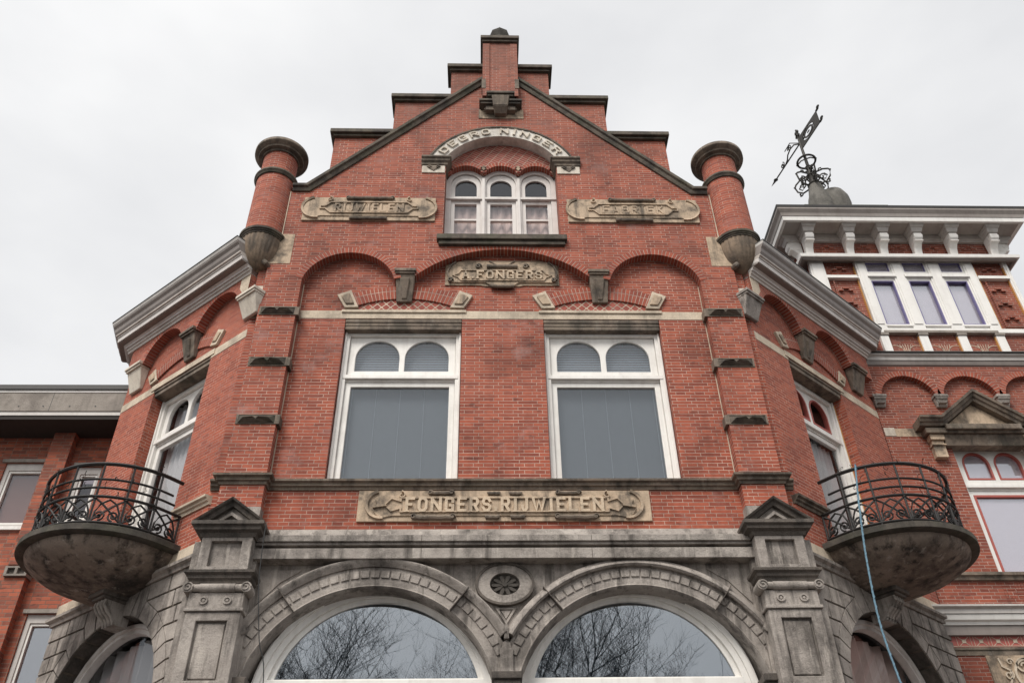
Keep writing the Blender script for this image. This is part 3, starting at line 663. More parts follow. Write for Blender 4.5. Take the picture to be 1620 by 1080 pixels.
# plinth stones under pilaster
for sx in (-1,1):
    b=B(); b.box(min(sx*XO,sx*XI)-.004,max(sx*XO,sx*XI)+.004,-.15,.006,6.70,6.99); b.box(min(sx*XO,sx*XS),max(sx*XO,sx*XS),-.3,-RP+.006,6.70,6.93); b.build('plinth_stone','blue',H)
# --- ground floor entablature
en=empty('entablature',(0,0,6.28),H,label='sooty grey stone entablature over the two big arched windows')
b=B(); b.box(-3.05,3.05,-.5,-.03,6.585,6.725,(-3.05,3.05,-.5,-.10)); b.build('top_slab','blue',en,bev=.004)
b=B(); b.box(-3.06,3.06,-.45,.045,6.50,6.583); b.box(-3.06,3.06,-.4,.012,6.465,6.50); b.build('cornice','blue',en,bev=.006)
b=B(); b.box(-3.05,3.05,-.4,-.045,6.42,6.465); b.build('groove','blued',en)
b=B(); b.box(-3.06,3.06,-.4,.02,6.285,6.42); b.build('fascia','blue',en,bev=.006)
# joints in entablature
b=B()
for u in (-1.02,1.05): b.box(u-.003,u+.003,-.2,.0475,6.501,6.58); b.box(u-.003,u+.003,-.2,.0225,6.288,6.418)
b.build('joint','blued',en)
CU=1.56; CZ=4.50; WU=1.485; WZ=4.68
b=B(); 
def archhole(c,r,zb): return [(c-r,zb),(c+r,zb)]+arc(c,CZ,r,0,PI,36)
b.poly(rect(-3.1,3.1,2.6,6.29),-.17,-.55,[archhole(s2*CU,1.50,2.7) for s2 in (-1,1)]); b.build('spandrel_wall','blue',H,label='dark grey stone spandrel wall round the two big arches')
for s2 in (-1,1):
    am2=empty('arch_moulding',(s2*CU,.1,CZ),H)
    c=s2*CU
    def half(r,a0,a1,n=44): return arc(c,CZ,r,a0,a1,n)
    # hood mould, ends at a scroll outside and meets its neighbour inside
    ain=R(0); aout=R(33)
    A0,A1=(PI-aout,R(30)) if s2<0 else (R(150),aout)
    p=half(1.765,A0,A1)
    b=B(); b.sweep(p,[(-.045,-.18),(.05,-.18),(.055,-.03),(.035,-.005),(.01,-.01),(-.02,-.045),(-.045,-.06)],side=1 if s2<0 else -1); b.build('hood_mould','blue',am2,True)
    ex,ez=p[0] if s2<0 else p[-1]; b=B(); b.fr=FR
    n_=16; vs=[(ex+.065*cos(2*PI*k/n_),ez-.03+.065*sin(2*PI*k/n_)) for k in range(n_)]; b.poly(vs,-.17,.0); b.build('hood_stop','blue',am2,bev=.01)
    # dentil band
    b=B(); b.poly([((min(u,-.004) if s2<0 else max(u,.004)),z) for u,z in half(1.72,0,PI)]+half(1.50,PI,0),-.085,-.19); b.build('archivolt','blue',am2)
    b=B(); nd=42
    for k in range(nd+1):
        a=PI*k/nd
        if k%1==0 :
            q=[(c+rr*cos(a+da_),CZ+rr*sin(a+da_)) for rr,da_ in ((1.585,-.031),(1.675,-.031),(1.675,.031),(1.585,.031))]
            if min(u*s2 for u,_ in q)<.01: continue
            b.poly(q,-.09,-.068)
    b.split('dentil','blue',am2,bev=.004)
    b=B(); b.sweep(half(1.50,0,PI),[(-.045,-.10),(-.02,-.07),(.012,-.095),(.05,-.14),(.05,-.45),(-.045,-.45)],side=-1); b.build('reveal_moulding','blue',am2,True)
    b=B(); b.sweep(half(1.73,R(31),R(149)),[(-.02,-.18),(.0,-.18),(.0,-.165),(-.02,-.165)],side=-1)
    for a in (R(52),R(128)): 
        q=[(c+rr*cos(a+da_),CZ+rr*sin(a+da_)) for rr,da_ in ((1.47,-.0025),(1.82,-.0025),(1.82,.0025),(1.47,.0025))]; b.poly(q,-.1,.001)
    b.build('joint','blued',am2)
    # straight jamb parts below springing
    b=B()
    x=c+s2*1.60; b.box(x-.1,x+.1,-.19,-.085,2.7,CZ)
    b.build('jamb','blue',am2)
    # window
    c=s2*WU
    w_=empty('shop_window',(c,.3,2.7),H)
    b=B(); b.poly([(c-1.40,2.7),(c+1.40,2.7)]+arc(c,WZ,1.42,0,PI,36),-.30,-.42,[[(c-1.26,2.75),(c+1.26,2.75)]+arc(c,WZ,1.26,0,PI,36)]); b.sweep([(c-1.375,2.7)]+arc(c,WZ,1.36,PI,0,36)+[(c+1.375,2.7)],[(-.03,-.30),(.03,-.30),(.03,-.26),(-.03,-.27)]); b.build('frame','white',w_,True)
    b=B(); b.poly([(c-1.262,2.75),(c+1.262,2.75)]+arc(c,WZ,1.262,0,PI,36),-.345,-.40,[[(c-1.16,4.985),(c+1.16,4.985)][::1]+arc(c,WZ,1.20,math.asin(.31/1.20),PI-math.asin(.31/1.20),30),rect(c-1.15,c-.03,2.85,4.84),rect(c+.03,c+1.15,2.85,4.84)]); b.build('sash','white',w_,bev=.006)
    b=B(); b.box(c-1.24,c+1.24,-.35,-.30,4.86,4.965); b.build('transom','white',w_,bev=.008)
    pane(w_,[(c-1.2,4.98),(c+1.2,4.98)]+arc(c,WZ,1.22,math.asin(.3/1.22),PI-math.asin(.3/1.22),30),-.37,'glass_low')
    pane(w_,rect(c-1.17,c-.02,2.83,4.86),-.37,'glass_low'); pane(w_,rect(c+.02,c+1.17,2.83,4.86),-.371,'glass_low')
# capital blocks at springing between / beside arches
b=B()
for u in (0,): b.box(u-.17,u+.17,-.3,.03,4.86,4.94); b.box(u-.15,u+.15,-.3,.0,4.78,4.86)
b.build('impost_block','blued',H,bev=.01)
b=B(); b.box(-.06,.06,-.3,-.03,2.6,4.78); b.build('centre_pier','blue',H,bev=.01)
for sx in (-1,1):
    b=B(); b.box(sx*3.0-.13,sx*3.0+.13,-.3,.02,4.82,4.90); b.box(sx*3.0-.11,sx*3.0+.11,-.3,-.02,4.74,4.82); b.build('impost_block','blued',H,bev=.01)
# centre spandrel: block, triangle, roundel with rosette
b=B(); b.box(-.075,.075,-.2,-.045,4.95,5.22); b.poly([(-.055,5.22),(.055,5.22),(.04,5.29),(0,5.32),(-.04,5.29)],-.2,-.05); b.poly([(-.03,5.32),(.03,5.32),(.012,5.50),(-.012,5.50)],-.2,-.02); b.build('pier_stone','blue',H,bev=.006)
b=B(); b.poly([(-.125,5.73),(.125,5.73),(0,5.53)],-.18,-.145,[[(-.085,5.713),(.085,5.713),(0,5.575)]]); b.poly([(-.06,5.70),(.06,5.70),(0,5.60)],-.18,-.15); b.build('triangle_ornament','blue',H)
ro_=empty('roundel',(0,.1,6.0),H)
def ell(c,z,a,bb,n=32): return [(c+a*cos(2*PI*k/n),z+bb*sin(2*PI*k/n)) for k in range(n)]
b=B(); b.poly(ell(-.01,6.02,.33,.245),-.175,-.12,[ell(-.01,6.02,.18,.14)]); b.build('ring','blue',ro_,bev=.008)
b=B(); b.sweep(ell(-.01,6.02,.34,.255),[(-.015,-.16),(.015,-.16),(.015,-.10),(-.015,-.10)],closed=True); b.build('fillet','blued',ro_)
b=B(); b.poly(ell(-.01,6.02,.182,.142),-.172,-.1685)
b.build('back','soot_shade',ro_)
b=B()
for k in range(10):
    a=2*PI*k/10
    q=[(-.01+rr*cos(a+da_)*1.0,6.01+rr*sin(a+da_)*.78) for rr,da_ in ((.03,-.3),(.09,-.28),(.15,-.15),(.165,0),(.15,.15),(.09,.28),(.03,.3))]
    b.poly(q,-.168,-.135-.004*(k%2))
b.poly(ell(-.01,6.01,.032,.026,10),-.168,-.118); b.build('rosette','soot_shade',ro_,bev=.006)
# recessed panel lines in outer spandrels
for sx in (-1,1):
    b=B(); tri=[(sx*2.95,6.22),(sx*2.45,6.22),(sx*2.70,6.06),(sx*2.86,5.88),(sx*2.95,5.78)]
    b.poly(tri if sx<0 else tri,-.18,-.155); b.build('spandrel_panel','blue',H,bev=.006)
    # --- stone aedicule on the pilaster
    c=sx*3.325; A_=empty('stone_aedicule',(c,0,4.4),H,label=('left','right')[sx>0]+' grey stone pilaster pier with a small pediment on top')
    b=B(); b.box(min(sx*2.985,sx*3.745),max(sx*2.985,sx*3.745),-.3,-.03,2.6,6.50); b.box(min(sx*3.63,sx*3.743),max(sx*3.63,sx*3.743),-.031,.04,2.6,6.498); b.build('back_strip','blue',A_)
    b=B(); b.box(c-.31,c+.31,-.05,.10,2.6,5.58); b.build('shaft','blue',A_,bev=.006)
    b=B(); b.poly(rect(c-.31,c+.31,4.55,5.579),.10,.15,[rect(c-.175,c+.175,4.82,5.48)]); b.poly(rect(c-.15,c+.15,4.845,5.455),.10,.118); b.build('shaft_panel','blue',A_,bev=.008)
    b=B(); b.poly([(c-.27,4.66),(c+.27,4.66),(c+.17,4.78),(c-.17,4.78)],.15,.20); b.build('base_block','blue',A_,bev=.01)
    b=B(); b.box(c-.335,c+.335,-.05,.175,5.585,5.625); b.build('astragal','blue',A_,bev=.008)
    b=B(); b.box(c-.315,c+.315,-.05,.15,5.626,5.81); b.build('frieze','blue',A_,bev=.006)
    b=B()
    for s2 in (-1,1): b.poly(ell(c+s2*.135,5.715,.052,.048,18),.148,.168,[ell(c+s2*.135,5.715,.03,.028,14)]); b.poly(ell(c+s2*.135,5.715,.018,.016,10),.148,.165)
    b.split('roundel','blue',A_)
    b=B(); b.tube([(c-.30,.15,5.865),(c+.30,.15,5.865)],.045,10); b.tube([(c-.20,.155,5.862),(c+.20,.155,5.862)],.052,10)
    for s2 in (-1,1):
        b.tube([(c+s2*.335,.0,5.86),(c+s2*.335,.2,5.86)],.062,12); scroll(b,c+s2*.33,5.86,.058,.19,.215,1.4,.014)
    b.build('volute_band','blue',A_,True)
    b=B(); b.sweep([(c-.31,-.1),(c-.31,.13),(c+.31,.13),(c+.31,-.1)],[(-.2,5.92),(.02,5.92),(.03,5.955),(.055,5.975),(.06,6.01),(.095,6.03),(.10,6.06),(-.2,6.07)],plane='ud',side=1); b.box(c-.3,c+.3,0,.1,5.91,6.05); b.build('capital','blued',A_)
    b=B(); b.box(c-.30,c+.30,-.05,.10,6.06,6.51); b.build('pier','blue',A_)
    b=B(); b.poly(rect(c-.30,c+.30,6.065,6.508),.10,.16,[rect(c-.18,c+.18,6.13,6.45)]); b.build('pier_panel','blue',A_,bev=.008)
    b=B(); b.sweep([(c-.30,-.1),(c-.30,.15),(c+.30,.15),(c+.30,-.1)],[(-.2,6.50),(.02,6.50),(.04,6.545),(.09,6.565),(.095,6.60),(.13,6.62),(.13,6.665),(-.2,6.665)],plane='ud',side=1); b.box(c-.29,c+.29,-.05,.14,6.49,6.66); b.build('pediment_cornice','blued',A_)
    b=B(); b.sweep([(c-.42,6.672),(c,6.985),(c+.42,6.672)],[(-.075,-.02),(-.075,.20),(-.03,.22),(-.02,.26),(.0,.275),(.0,-.02)]); b.build('raking_moulding','blued',A_)
    b=B(); b.poly([(c-.36,6.668),(c+.36,6.668),(c,6.93)],-.02,.14); b.poly([(c-.20,6.67),(c+.20,6.67),(c,6.82)],.14,.19,[[(c-.12,6.69),(c+.12,6.69),(c,6.775)]]); b.build('pediment_infill','blue',A_)
# --- turrets
for sx in (-1,1):
    cu=sx*3.785; cdp=-.10; nm=('left','right')[sx>0]
    T=empty('turret',(cu,.10,11.1),H,label='round brick corner turret on the %s of the gable with a fluted stone bowl below'%nm)
    b=B(); b.lathe([(.312,11.72),(.312,13.08)],cu,cdp,48,uvb=True); b.lathe([(.288,13.18),(.288,13.64)],cu,cdp,48,uvb=True); b.build('shaft','brick_side',T,True)
    b=B(); b.lathe([(.30,13.02),(.335,13.04),(.345,13.07),(.362,13.09),(.362,13.12),(.34,13.15),(.30,13.18),(.27,13.20)],cu,cdp,48); b.build('ring','coping',T,True)
    b=B(); b.lathe([(.27,13.60),(.312,13.61),(.318,13.635),(.375,13.655),(.385,13.685),(.435,13.715),(.452,13.735),(.452,13.79),(.42,13.83),(.1,13.88),(0,13.89)],cu,cdp,48); b.build('cap','sandd',T,True)
    b=B(); b.lathe([(.30,11.625),(.335,11.63),(.338,11.655),(.352,11.66),(.355,11.685),(.372,11.69),(.375,11.73),(.345,11.76),(.30,11.79)],cu,cdp,48); b.build('lower_ring','coping',T,True)
    b=B(); b.lathe([(.02,11.05),(.06,11.06),(.13,11.10),(.21,11.18),(.27,11.29),(.305,11.42),(.322,11.54),(.322,11.64)],cu,cdp,112,flute=14,fl=.014); b.build('fluted_bowl','shell',T,True)
    b=B(); b.tube([(sx*3.60,.0,11.12),(sx*3.62,.05,11.12),(sx*3.66,.05,11.16)],.045,8); b.build('scroll_tip','sandd',T,True)
# --- the two canted side walls
LEN={-1:3.15,1:3.35}
for sx in (-1,1):
    fr=SIDE(sx); L=LEN[sx]; nm=('left','right')[sx>0]; LU=L-.12
    W0,W1=.815,2.235
    b=B(fr); b.poly([(0,6.40),(L,6.40),(L,11.3),(0,11.3)],0,-.35,[rect(W0,W1,6.62,9.88)]); b.build('side_wall','brick_side',H,label='canted red brick wall with French window on the %s of the gable front'%nm)
    # arcade plate
    p1,r1,c1,a1_=arcpts(.50,.67,10.91,10.52); p2,r2,c2,a2_=arcpts(.50,2.06,10.91,10.52)
    q=[(-.02,10.53)]+p1+[(1.17,10.50),(1.56,10.50)]+p2+[(2.56,10.50),(LU,10.50),(LU,11.25),(-.02,11.25)]
    b=B(fr); b.poly(q,RP,0); b.build('side_arcade','brick_side',H)
    for (c,r_,cz_,a_) in ((.67,r1,c1,a1_),(2.06,r2,c2,a2_)): ringa(c,r_,cz_,a_,fr=fr,d0=RP+.005,d1=.002,wd=.09)
    bracket(1.365,10.55,10.06,fr,RP,0,m='sandd',w=.18,pr_=.06)
    bracket(2.80,10.55,10.10,fr,RP,0,m='white_stone' if sx<0 else 'sandd',w=.21,pr_=.06,plain_=True)
    bracket(-.04,10.58,10.19,fr,RP,0,m='white_stone' if sx<0 else 'blue',w=.22,pr_=.05,plain_=True)
    b=B(fr); b.box(-.02,.20,RP-.05,RP+.004,10.62,11.15); b.build('stone_plate','sandl',H)
    b=B(fr); b.box(.0,W0,-.02,.006,9.84,9.985); b.box(W1,L+.005,-.02,.006,9.84,9.985); b.box(W0-.08,W1+.08,-.015,.02,9.885,9.985); b.build('stone_band','sandl' ,H)
    b=B(fr); b.box(W0-.0,W1+.0,-.30,-.02,9.76,9.883); b.box(W0-.0,W1+.0,-.24,.0,9.83,9.884); b.build('lintel','sandd',H,bev=.012)
    c=1.53; r=1.62; cz=8.61; a=R(24.8)
    b=B(fr); b.ring(c,cz,r,r+.22,PI/2-a,PI/2+a,.03,-.02,22); b.build('window_arch','brick_ring',H)
    for s3 in (-1,1):
        q=[(c+s3*rr*sin(R(x)),cz+rr*cos(R(x))) for rr,x in ((1.60,24.8),(1.90,24.8),(1.90,30.5),(1.64,30.5))]
        b=B(fr); b.poly(q,-.01,.045); cx_=sum(x for x,_ in q)/4; cz_=sum(z for _,z in q)/4; b.build('springer_stone','sandl',H,bev=.008)
        b=B(fr); b.poly([(cx_+(x-cx_)*.6,cz_+(z-cz_)*.6) for x,z in q],.04,.065); b.build('springer_boss','sand',H,bev=.01)
    # french window
    big_window(W0+.01,W1-.01,6.64,9.755,8.98,fr,-.20,H,g='glass_clear',wm='white',edge='redp' if sx>0 else None,elow=False,archtop=.11)
    if sx>0:
        b=B(fr); b.box(W1-.014,W1-.002,-.19,-.16,6.7,9.7); b.build('primer_strip','orange',H)
    b=B(fr); b.box(W0-.1,W1+.1,-1.6,-1.55,6.6,9.9); b.box(W0-.1,W0-.05,-1.55,-.36,6.6,9.9); b.box(W1+.05,W1+.1,-1.55,-.36,6.6,9.9); b.box(W0-.1,W1+.1,-1.55,-.36,9.9,9.95); b.box(W0-.1,W1+.1,-1.55,-.36,6.55,6.6); b.build('room','inside',H)
    b=B(fr); cv=[]
    for i in range(41): cv.append((W0+.12+1.18*i/40,-.42+.025*sin(i*1.5)))
    vv=cv+[(u,d-.008) for u,d in cv][::-1]; A=[b.P(u,d,6.7) for u,d in vv]; C_=[b.P(u,d,9.70 if sx<0 else 8.86) for u,d in vv]
    for i in range(len(vv)): j=(i+1)%len(vv); b.face((A[i],A[j],C_[j],C_[i]))
    tag(b.build('curtain','curtain_n' if sx<0 else 'curtain_d',None,True),('grey net curtain inside the French window of the left balcony' if sx<0 else 'brown curtain inside the French window of the right balcony'),'curtain')
    # second curtain, right bay only
    if sx>0:
        b=B(fr); cv=[(W0+.62+.66*i/24,-.385+.02*sin(i*1.5)) for i in range(25)]; vv=cv+[(u,d-.008) for u,d in cv][::-1]; A=[b.P(u,d,6.7) for u,d in vv]; C_=[b.P(u,d,8.86) for u,d in vv]
        for i in range(len(vv)): j=(i+1)%len(vv); b.face((A[i],A[j],C_[j],C_[i]))
        tag(b.build('curtain','curtain_n',None,True),'pale net curtain over the right half of the right balcony French window','curtain')
    # sill course
    b=B(fr); b.sweep([(-.02,0),(W0-.12,0)],sillprof(7.10,7.225),plane='ud'); b.build('sill_course','sandd' if sx>0 else 'sandl',H)
    b=B(fr); b.sweep([(W1+.12,0),(L,0),(L,-.3)],sillprof(7.10,7.225),plane='ud'); b.build('sill_course','sandd',H)
    # main cornice
    C0,C1=-.02,(3.10 if sx<0 else 3.20)
    cp=empty('side_cornice',fr(L/2,.3,11),H,label='moulded painted timber cornice along the top of the %s canted wall'%nm)
    def band(pr,m,n): bb=B(fr); bb.sweep([(C0,0),(C1,0),(C1+.30,-.25)],pr,plane='ud'); bb.build(n,m,cp)
    band([(-.2,10.96),(RP+.02,10.96),(RP+.03,11.0),(RP+.05,11.01),(RP+.06,11.045),(-.2,11.05)],'cornice','bed_moulding')
    band([(-.2,11.05),(RP+.08,11.052),(RP+.09,11.085),(RP+.12,11.10),(-.2,11.105)],'white_old','white_fillet')
    band([(-.2,11.106),(RP+.20,11.11),(RP+.20,11.15),(-.2,11.18)],'corn_grey','soffit')
    band([(.2,11.15),(RP+.22,11.125),(RP+.23,11.20),(.2,11.21)],'white_old','fascia')
    band([(.2,11.205),(RP+.24,11.202),(RP+.25,11.23),(RP+.27,11.235),(RP+.275,11.26),(.2,11.26)],'cornice','fillet')
    band([(.2,11.262),(RP+.275,11.262),(RP+.30,11.30),(RP+.315,11.36),(RP+.35,11.40),(RP+.355,11.42),(.2,11.43)],'corn_grey','cyma')
    band([(.2,11.43),(RP+.36,11.425),(RP+.375,11.46),(RP+.375,11.48),(.2,11.48)],'corn_lite','top_fillet')
    band([(.2,11.482),(RP+.385,11.482),(RP+.385,11.50),(-.2,11.52)],'grey','gutter_edge')
    # stone ground floor of the side
    b=B(fr); b.box(-.02,L+.01,-.2,.012,6.43,6.60); b.build('plinth_course','sandl',H,bev=.004)
    b=B(fr); b.sweep([(-.1,0),(L+.03,0),(L+.03,-.3)],[(-.2,6.30),(.03,6.30),(.04,6.34),(.085,6.365),(.09,6.40),(.02,6.43),(-.2,6.43)],plane='ud'); b.build('string_course','blue',H)
    zc=4.78; ri=1.25; cc=1.60; re=1.47
    lev=[6.30,6.08,5.86,5.64,5.42,5.20,4.98,4.78]
    g=.024; b=B(fr)
    base=B(fr); base.poly(rect(-.02,L+.03,2.6,6.31),-.018,-.35,[[(cc-ri,2.65),(cc+ri,2.65)]+arc(cc,zc,ri,0,PI,30)]); base.build('ashlar_backing','coping',H)
    bl=[]
    def cx(z,r): 
        q=r*r-(z-zc)**2; return math.sqrt(q) if q>0 else 0
    for s3 in (-1,1):
        for k in range(len(lev)-1):
            z1_,z0_=lev[k]-g/2,lev[k+1]+g/2
            end=-.0 if s3<0 else L+.025
            def X(z,r): return cc+s3*cx(z,r)
            # strip from wall end to extrados
            if k==0:
                xe=cc+s3*(cx(lev[1],re)+g*.7); bl.append([(end,z0_),(xe,z0_),(xe,6.295),(end,6.295)])
            elif z1_<zc+re-.02:
                xo0,xo1=X(z0_,re)+s3*g/2,X(z1_,re)+s3*g/2
                bl.append([(end,z0_),(xo0,z0_),(xo1,z1_),(end,z1_)]) if s3*(end-xo0)>.05 and s3*(end-xo1)>.05 else None
        # voussoirs between radial lines through the level points
        an=[math.asin(min(1,max(0,(z-zc)/re))) for z in lev[1:]]
        an=[R(72)]+an if an[0]<R(70) else an
        for k in range(len(an)-1):
            a1q,a0q=an[k]-.007,an[k+1]+.007
            if a1q-a0q<.03: continue
            def PP(a,r): return (cc+s3*r*cos(a),zc+r*sin(a))
            o1=PP(a1q,re); o0=PP(a0q,re)
            if k==0:
                oz=6.295; ro=(oz-zc)/sin(a1q); bl.append([PP(a0q,ri+.004),PP((a0q+a1q)/2,ri+.004),PP(a1q,ri+.004),(cc+s3*ro*cos(a1q),oz),(cc+s3*(cx(lev[1],re)),oz),o0] if ro>re else [PP(a0q,ri+.004),PP(a1q,ri+.004),o1,o0])
            else: bl.append([PP(a0q,ri+.004),PP((a0q+a1q)/2,ri+.004),PP(a1q,ri+.004),o1,o0])
        bl.append([(cc+s3*(ri+.004),2.65),(cc+s3*(ri+.004),zc-.006),(cc+s3*(abs((0 if s3<0 else L)-cc)),zc-.006),(cc+s3*(abs((0 if s3<0 else L)-cc)),2.65)])
    bl.append(arc(cc,zc,ri+.004,R(107.2),R(72.8),8)+[(cc+.478,6.295),(cc-.478,6.295)])
    sp=[]
    for q in bl:
        us=[u for u,_ in q]
        if len(q)==4 and max(us)-min(us)>.52 and abs(q[0][0]-q[3][0])<1e-6:
            f_=.52; (ax,az),(bx_,bz),(cx_2,cz2),(dx_,dz)=q; m0=ax+(bx_-ax)*f_; sg=1 if bx_>ax else -1
            sp+=[[(ax,az),(m0-sg*g/2,az),(m0-sg*g/2,dz),(ax,dz)],[(m0+sg*g/2,az),(bx_,bz),(cx_2,cz2),(m0+sg*g/2,dz)]]
        else: sp.append(q)
    bl=sp
    for k,poly_ in enumerate(bl):
        b.poly(poly_,-.02,.0+.0008*(k%5))
    b.build('ashlar_blocks','blue',H,bev=.004,label='rusticated grey stone blocks fanning round the ground floor arch of the %s canted wall'%nm)
    b=B(fr); 
    for k in range(17): 
        a=PI*k/16; q=[(cc+rr*cos(a+da_),zc+rr*sin(a+da_)) for rr,da_ in ((ri-.008,-.085),(ri+.002,-.085),(ri+.002,.085),(ri-.008,.085))]
        b.poly(q,-.30,-.025)
    b.build('soffit_blocks','blued',H)
    w_=empty('arched_window',fr(cc,-.3,2.7),H)
    b=B(fr); b.sweep([(cc-ri+.07,2.7)]+arc(cc,zc,ri-.09,PI,0,36)+[(cc+ri-.07,2.7)],[(-.075,-.29),(-.06,-.23),(-.01,-.24),(.0,-.21),(.05,-.21),(.07,-.25),(.07,-.33),(-.075,-.33)]); b.build('frame','white_old',w_,True)
    pane(w_,[(cc-ri+.15,2.72),(cc+ri-.15,2.72)]+arc(cc,zc,ri-.15,0,PI,30),-.31,'glass_clear',fr=fr)
    b=B(fr); b.box(cc-ri,cc+ri,-1.4,-1.35,2.6,6.2); b.box(cc-ri,cc+ri,-1.35,-.36,6.2,6.25); b.box(cc-ri-.05,cc-ri,-1.4,-.36,2.6,6.2); b.box(cc+ri,cc+ri+.05,-1.4,-.36,2.6,6.2); b.build('room','inside',H)
    b=B(fr); cv=[(cc-1.05+2.1*i/50,-.50+.045*sin(i*.9)+.02*sin(i*2.1)) for i in range(51)]
    vv=cv+[(u,d-.008) for u,d in cv][::-1]; A=[b.P(u,d,2.8) for u,d in vv]; C_=[b.P(u,d,5.85) for u,d in vv]
    for i in range(len(vv)): j=(i+1)%len(vv); b.face((A[i],A[j],C_[j],C_[i]))
    tag(b.build('curtain','curtain_n' if sx<0 else 'curtain',None,True),('folded grey curtain inside the arched ground floor window under the left balcony' if sx<0 else 'beige curtain inside the arched ground floor window under the right balcony'),'curtain')
    # --- balcony
    BC=1.52; BD=.30
    Bq=empty('balcony',fr(BC,.5,6.1),H,label=('half-round stone balcony with black iron railing on the left canted wall','half-round stone balcony with black iron railing and blue rope on the right canted wall')[sx>0])
    def hb(b,prof,n=44):
        rows=[]
        for (r,z) in prof:
            row=[b.P(BC-r,-.02,z)]+[b.P(BC-r*cos(PI*i/n),BD*min(1,.15+r)+r*sin(PI*i/n),z) for i in range(n+1)]+[b.P(BC+r,-.02,z)]; rows.append(row)
        for k in range(len(rows)-1):
            for i in range(n+2): b.face((rows[k][i],rows[k][i+1],rows[k+1][i+1],rows[k+1][i]))
    b=B(fr); hb(b,[(.95,6.578),(1.085,6.580),(1.10,6.592),(1.10,6.665),(1.09,6.672),(.0,6.678)]); b.build('rim','rim',Bq,True)
    b=B(fr); hb(b,[(.0,6.235),(.12,6.24),(.30,6.255),(.48,6.285),(.66,6.335),(.80,6.395),(.91,6.465),(.975,6.53),(.99,6.575)]); b.build('bowl','bowl',Bq,True)
    b=B(fr); b.box(BC-.17,BC+.17,-.1,.36,6.20,6.26); b.box(BC-.14,BC+.14,-.1,.32,6.16,6.20); b.build('console_cap','blued',Bq,bev=.01)
    b=B(fr)
    for k in range(4):
        u=BC-.10+.067*k; pts=[(u,.26,6.16),(u,.27,6.10),(u,.21,6.03),(u,.14,5.98),(u,.10,5.93),(u,.09,5.88)]
        b.tube(pts,.022,8)
    b.box(BC-.12,BC+.12,-.1,.07,5.88,6.16,(BC-.12,BC+.12,-.1,.24)); b.build('fluted_console','blue',Bq,True)
    b=B(fr); RR=.985
    def rp(a,r=RR):
        if a<0: return (BC+r,BD+r*a)
        if a>PI: return (BC-r,BD-r*(a-PI))
        return (BC+r*cos(a),BD+r*sin(a))
    def rail(z,rad,a0=.02,a1=PI-.02,r=RR,n=60): b.tube([(*rp(a0+(a1-a0)*k/n,r),z) for k in range(n+1)],rad,6)
    rail(7.55,.024,-.20,PI+.20); rail(7.33,.015,-.1,PI+.1); rail(7.21,.015,-.15,PI+.15); rail(7.09,.019,-.27,PI+.27); rail(6.74,.018,-.27,PI+.27)
    b.split('rail','iron',Bq,True)
    b=B(fr); ns=10; A0=-.26; AS=PI+.52
    for k in range(ns+1):
        a=A0+AS*k/ns; b.tube([(*rp(a),6.67),(*rp(a),7.09 if k in (0,ns) else 7.55)],.014,6)
    b.split('post','iron',Bq,True)
    b=B(fr)
    for k in range(ns):
        a0=A0+AS*k/ns; da_=AS/ns
        def q3(x,z): return (*rp(a0+da_*x,RR-.004),z)
        rb=.0135
        b.tube([q3(.02,7.06),q3(.25,7.00),q3(.55,6.90),q3(.8,6.81),q3(.98,6.76)],rb,5); b.tube([q3(.98,7.06),q3(.75,7.00),q3(.45,6.90),q3(.2,6.81),q3(.02,6.76)],rb,5)
        b.tube([q3(.08,6.77),q3(.10,6.88),q3(.24,6.99),q3(.5,7.05),q3(.76,6.99),q3(.90,6.88),q3(.92,6.77)],rb,5)
        for cx0,dr in ((.27,1),(.73,-1)):
            pts=[]
            for i in range(18):
                t_=i/17; rad=.068*(1-.75*t_); aa=R(-90)+dr*2*PI*1.35*t_
                pts.append(q3(cx0+rad*cos(aa)/(RR*da_),6.835+rad*sin(aa)))
            b.tube(pts,rb,5)
        b.lathe([(0,6.81),(.026,6.835),(0,6.86)],q3(.27,0)[0],q3(.27,0)[1],6); b.lathe([(0,7.03),(.03,7.06),(0,7.10)],q3(0,0)[0],q3(0,0)[1],6)
    b.build('scrollwork','iron',Bq,True)
    # little wire and knots on the rail (dry climber twigs)
    rnd=random.Random(5+sx); b=B(fr)
    for k in range(46):
        a=rnd.uniform(.15,PI-.15); z=rnd.choice((7.55,7.33,7.21,7.09)); pts=[(*rp(a,RR+.01),z)]
        for i in range(4):
            a+=rnd.uniform(-.035,.035); z+=rnd.uniform(-.05,.055); pts.append((*rp(a,RR+rnd.uniform(-.02,.04)),z))
        b.tube(pts,.0042,4)
    tag(b.build('dry_climber',Mt['bark']),'dry leafless climber twigs caught on the %s balcony railing'%nm,'plant')
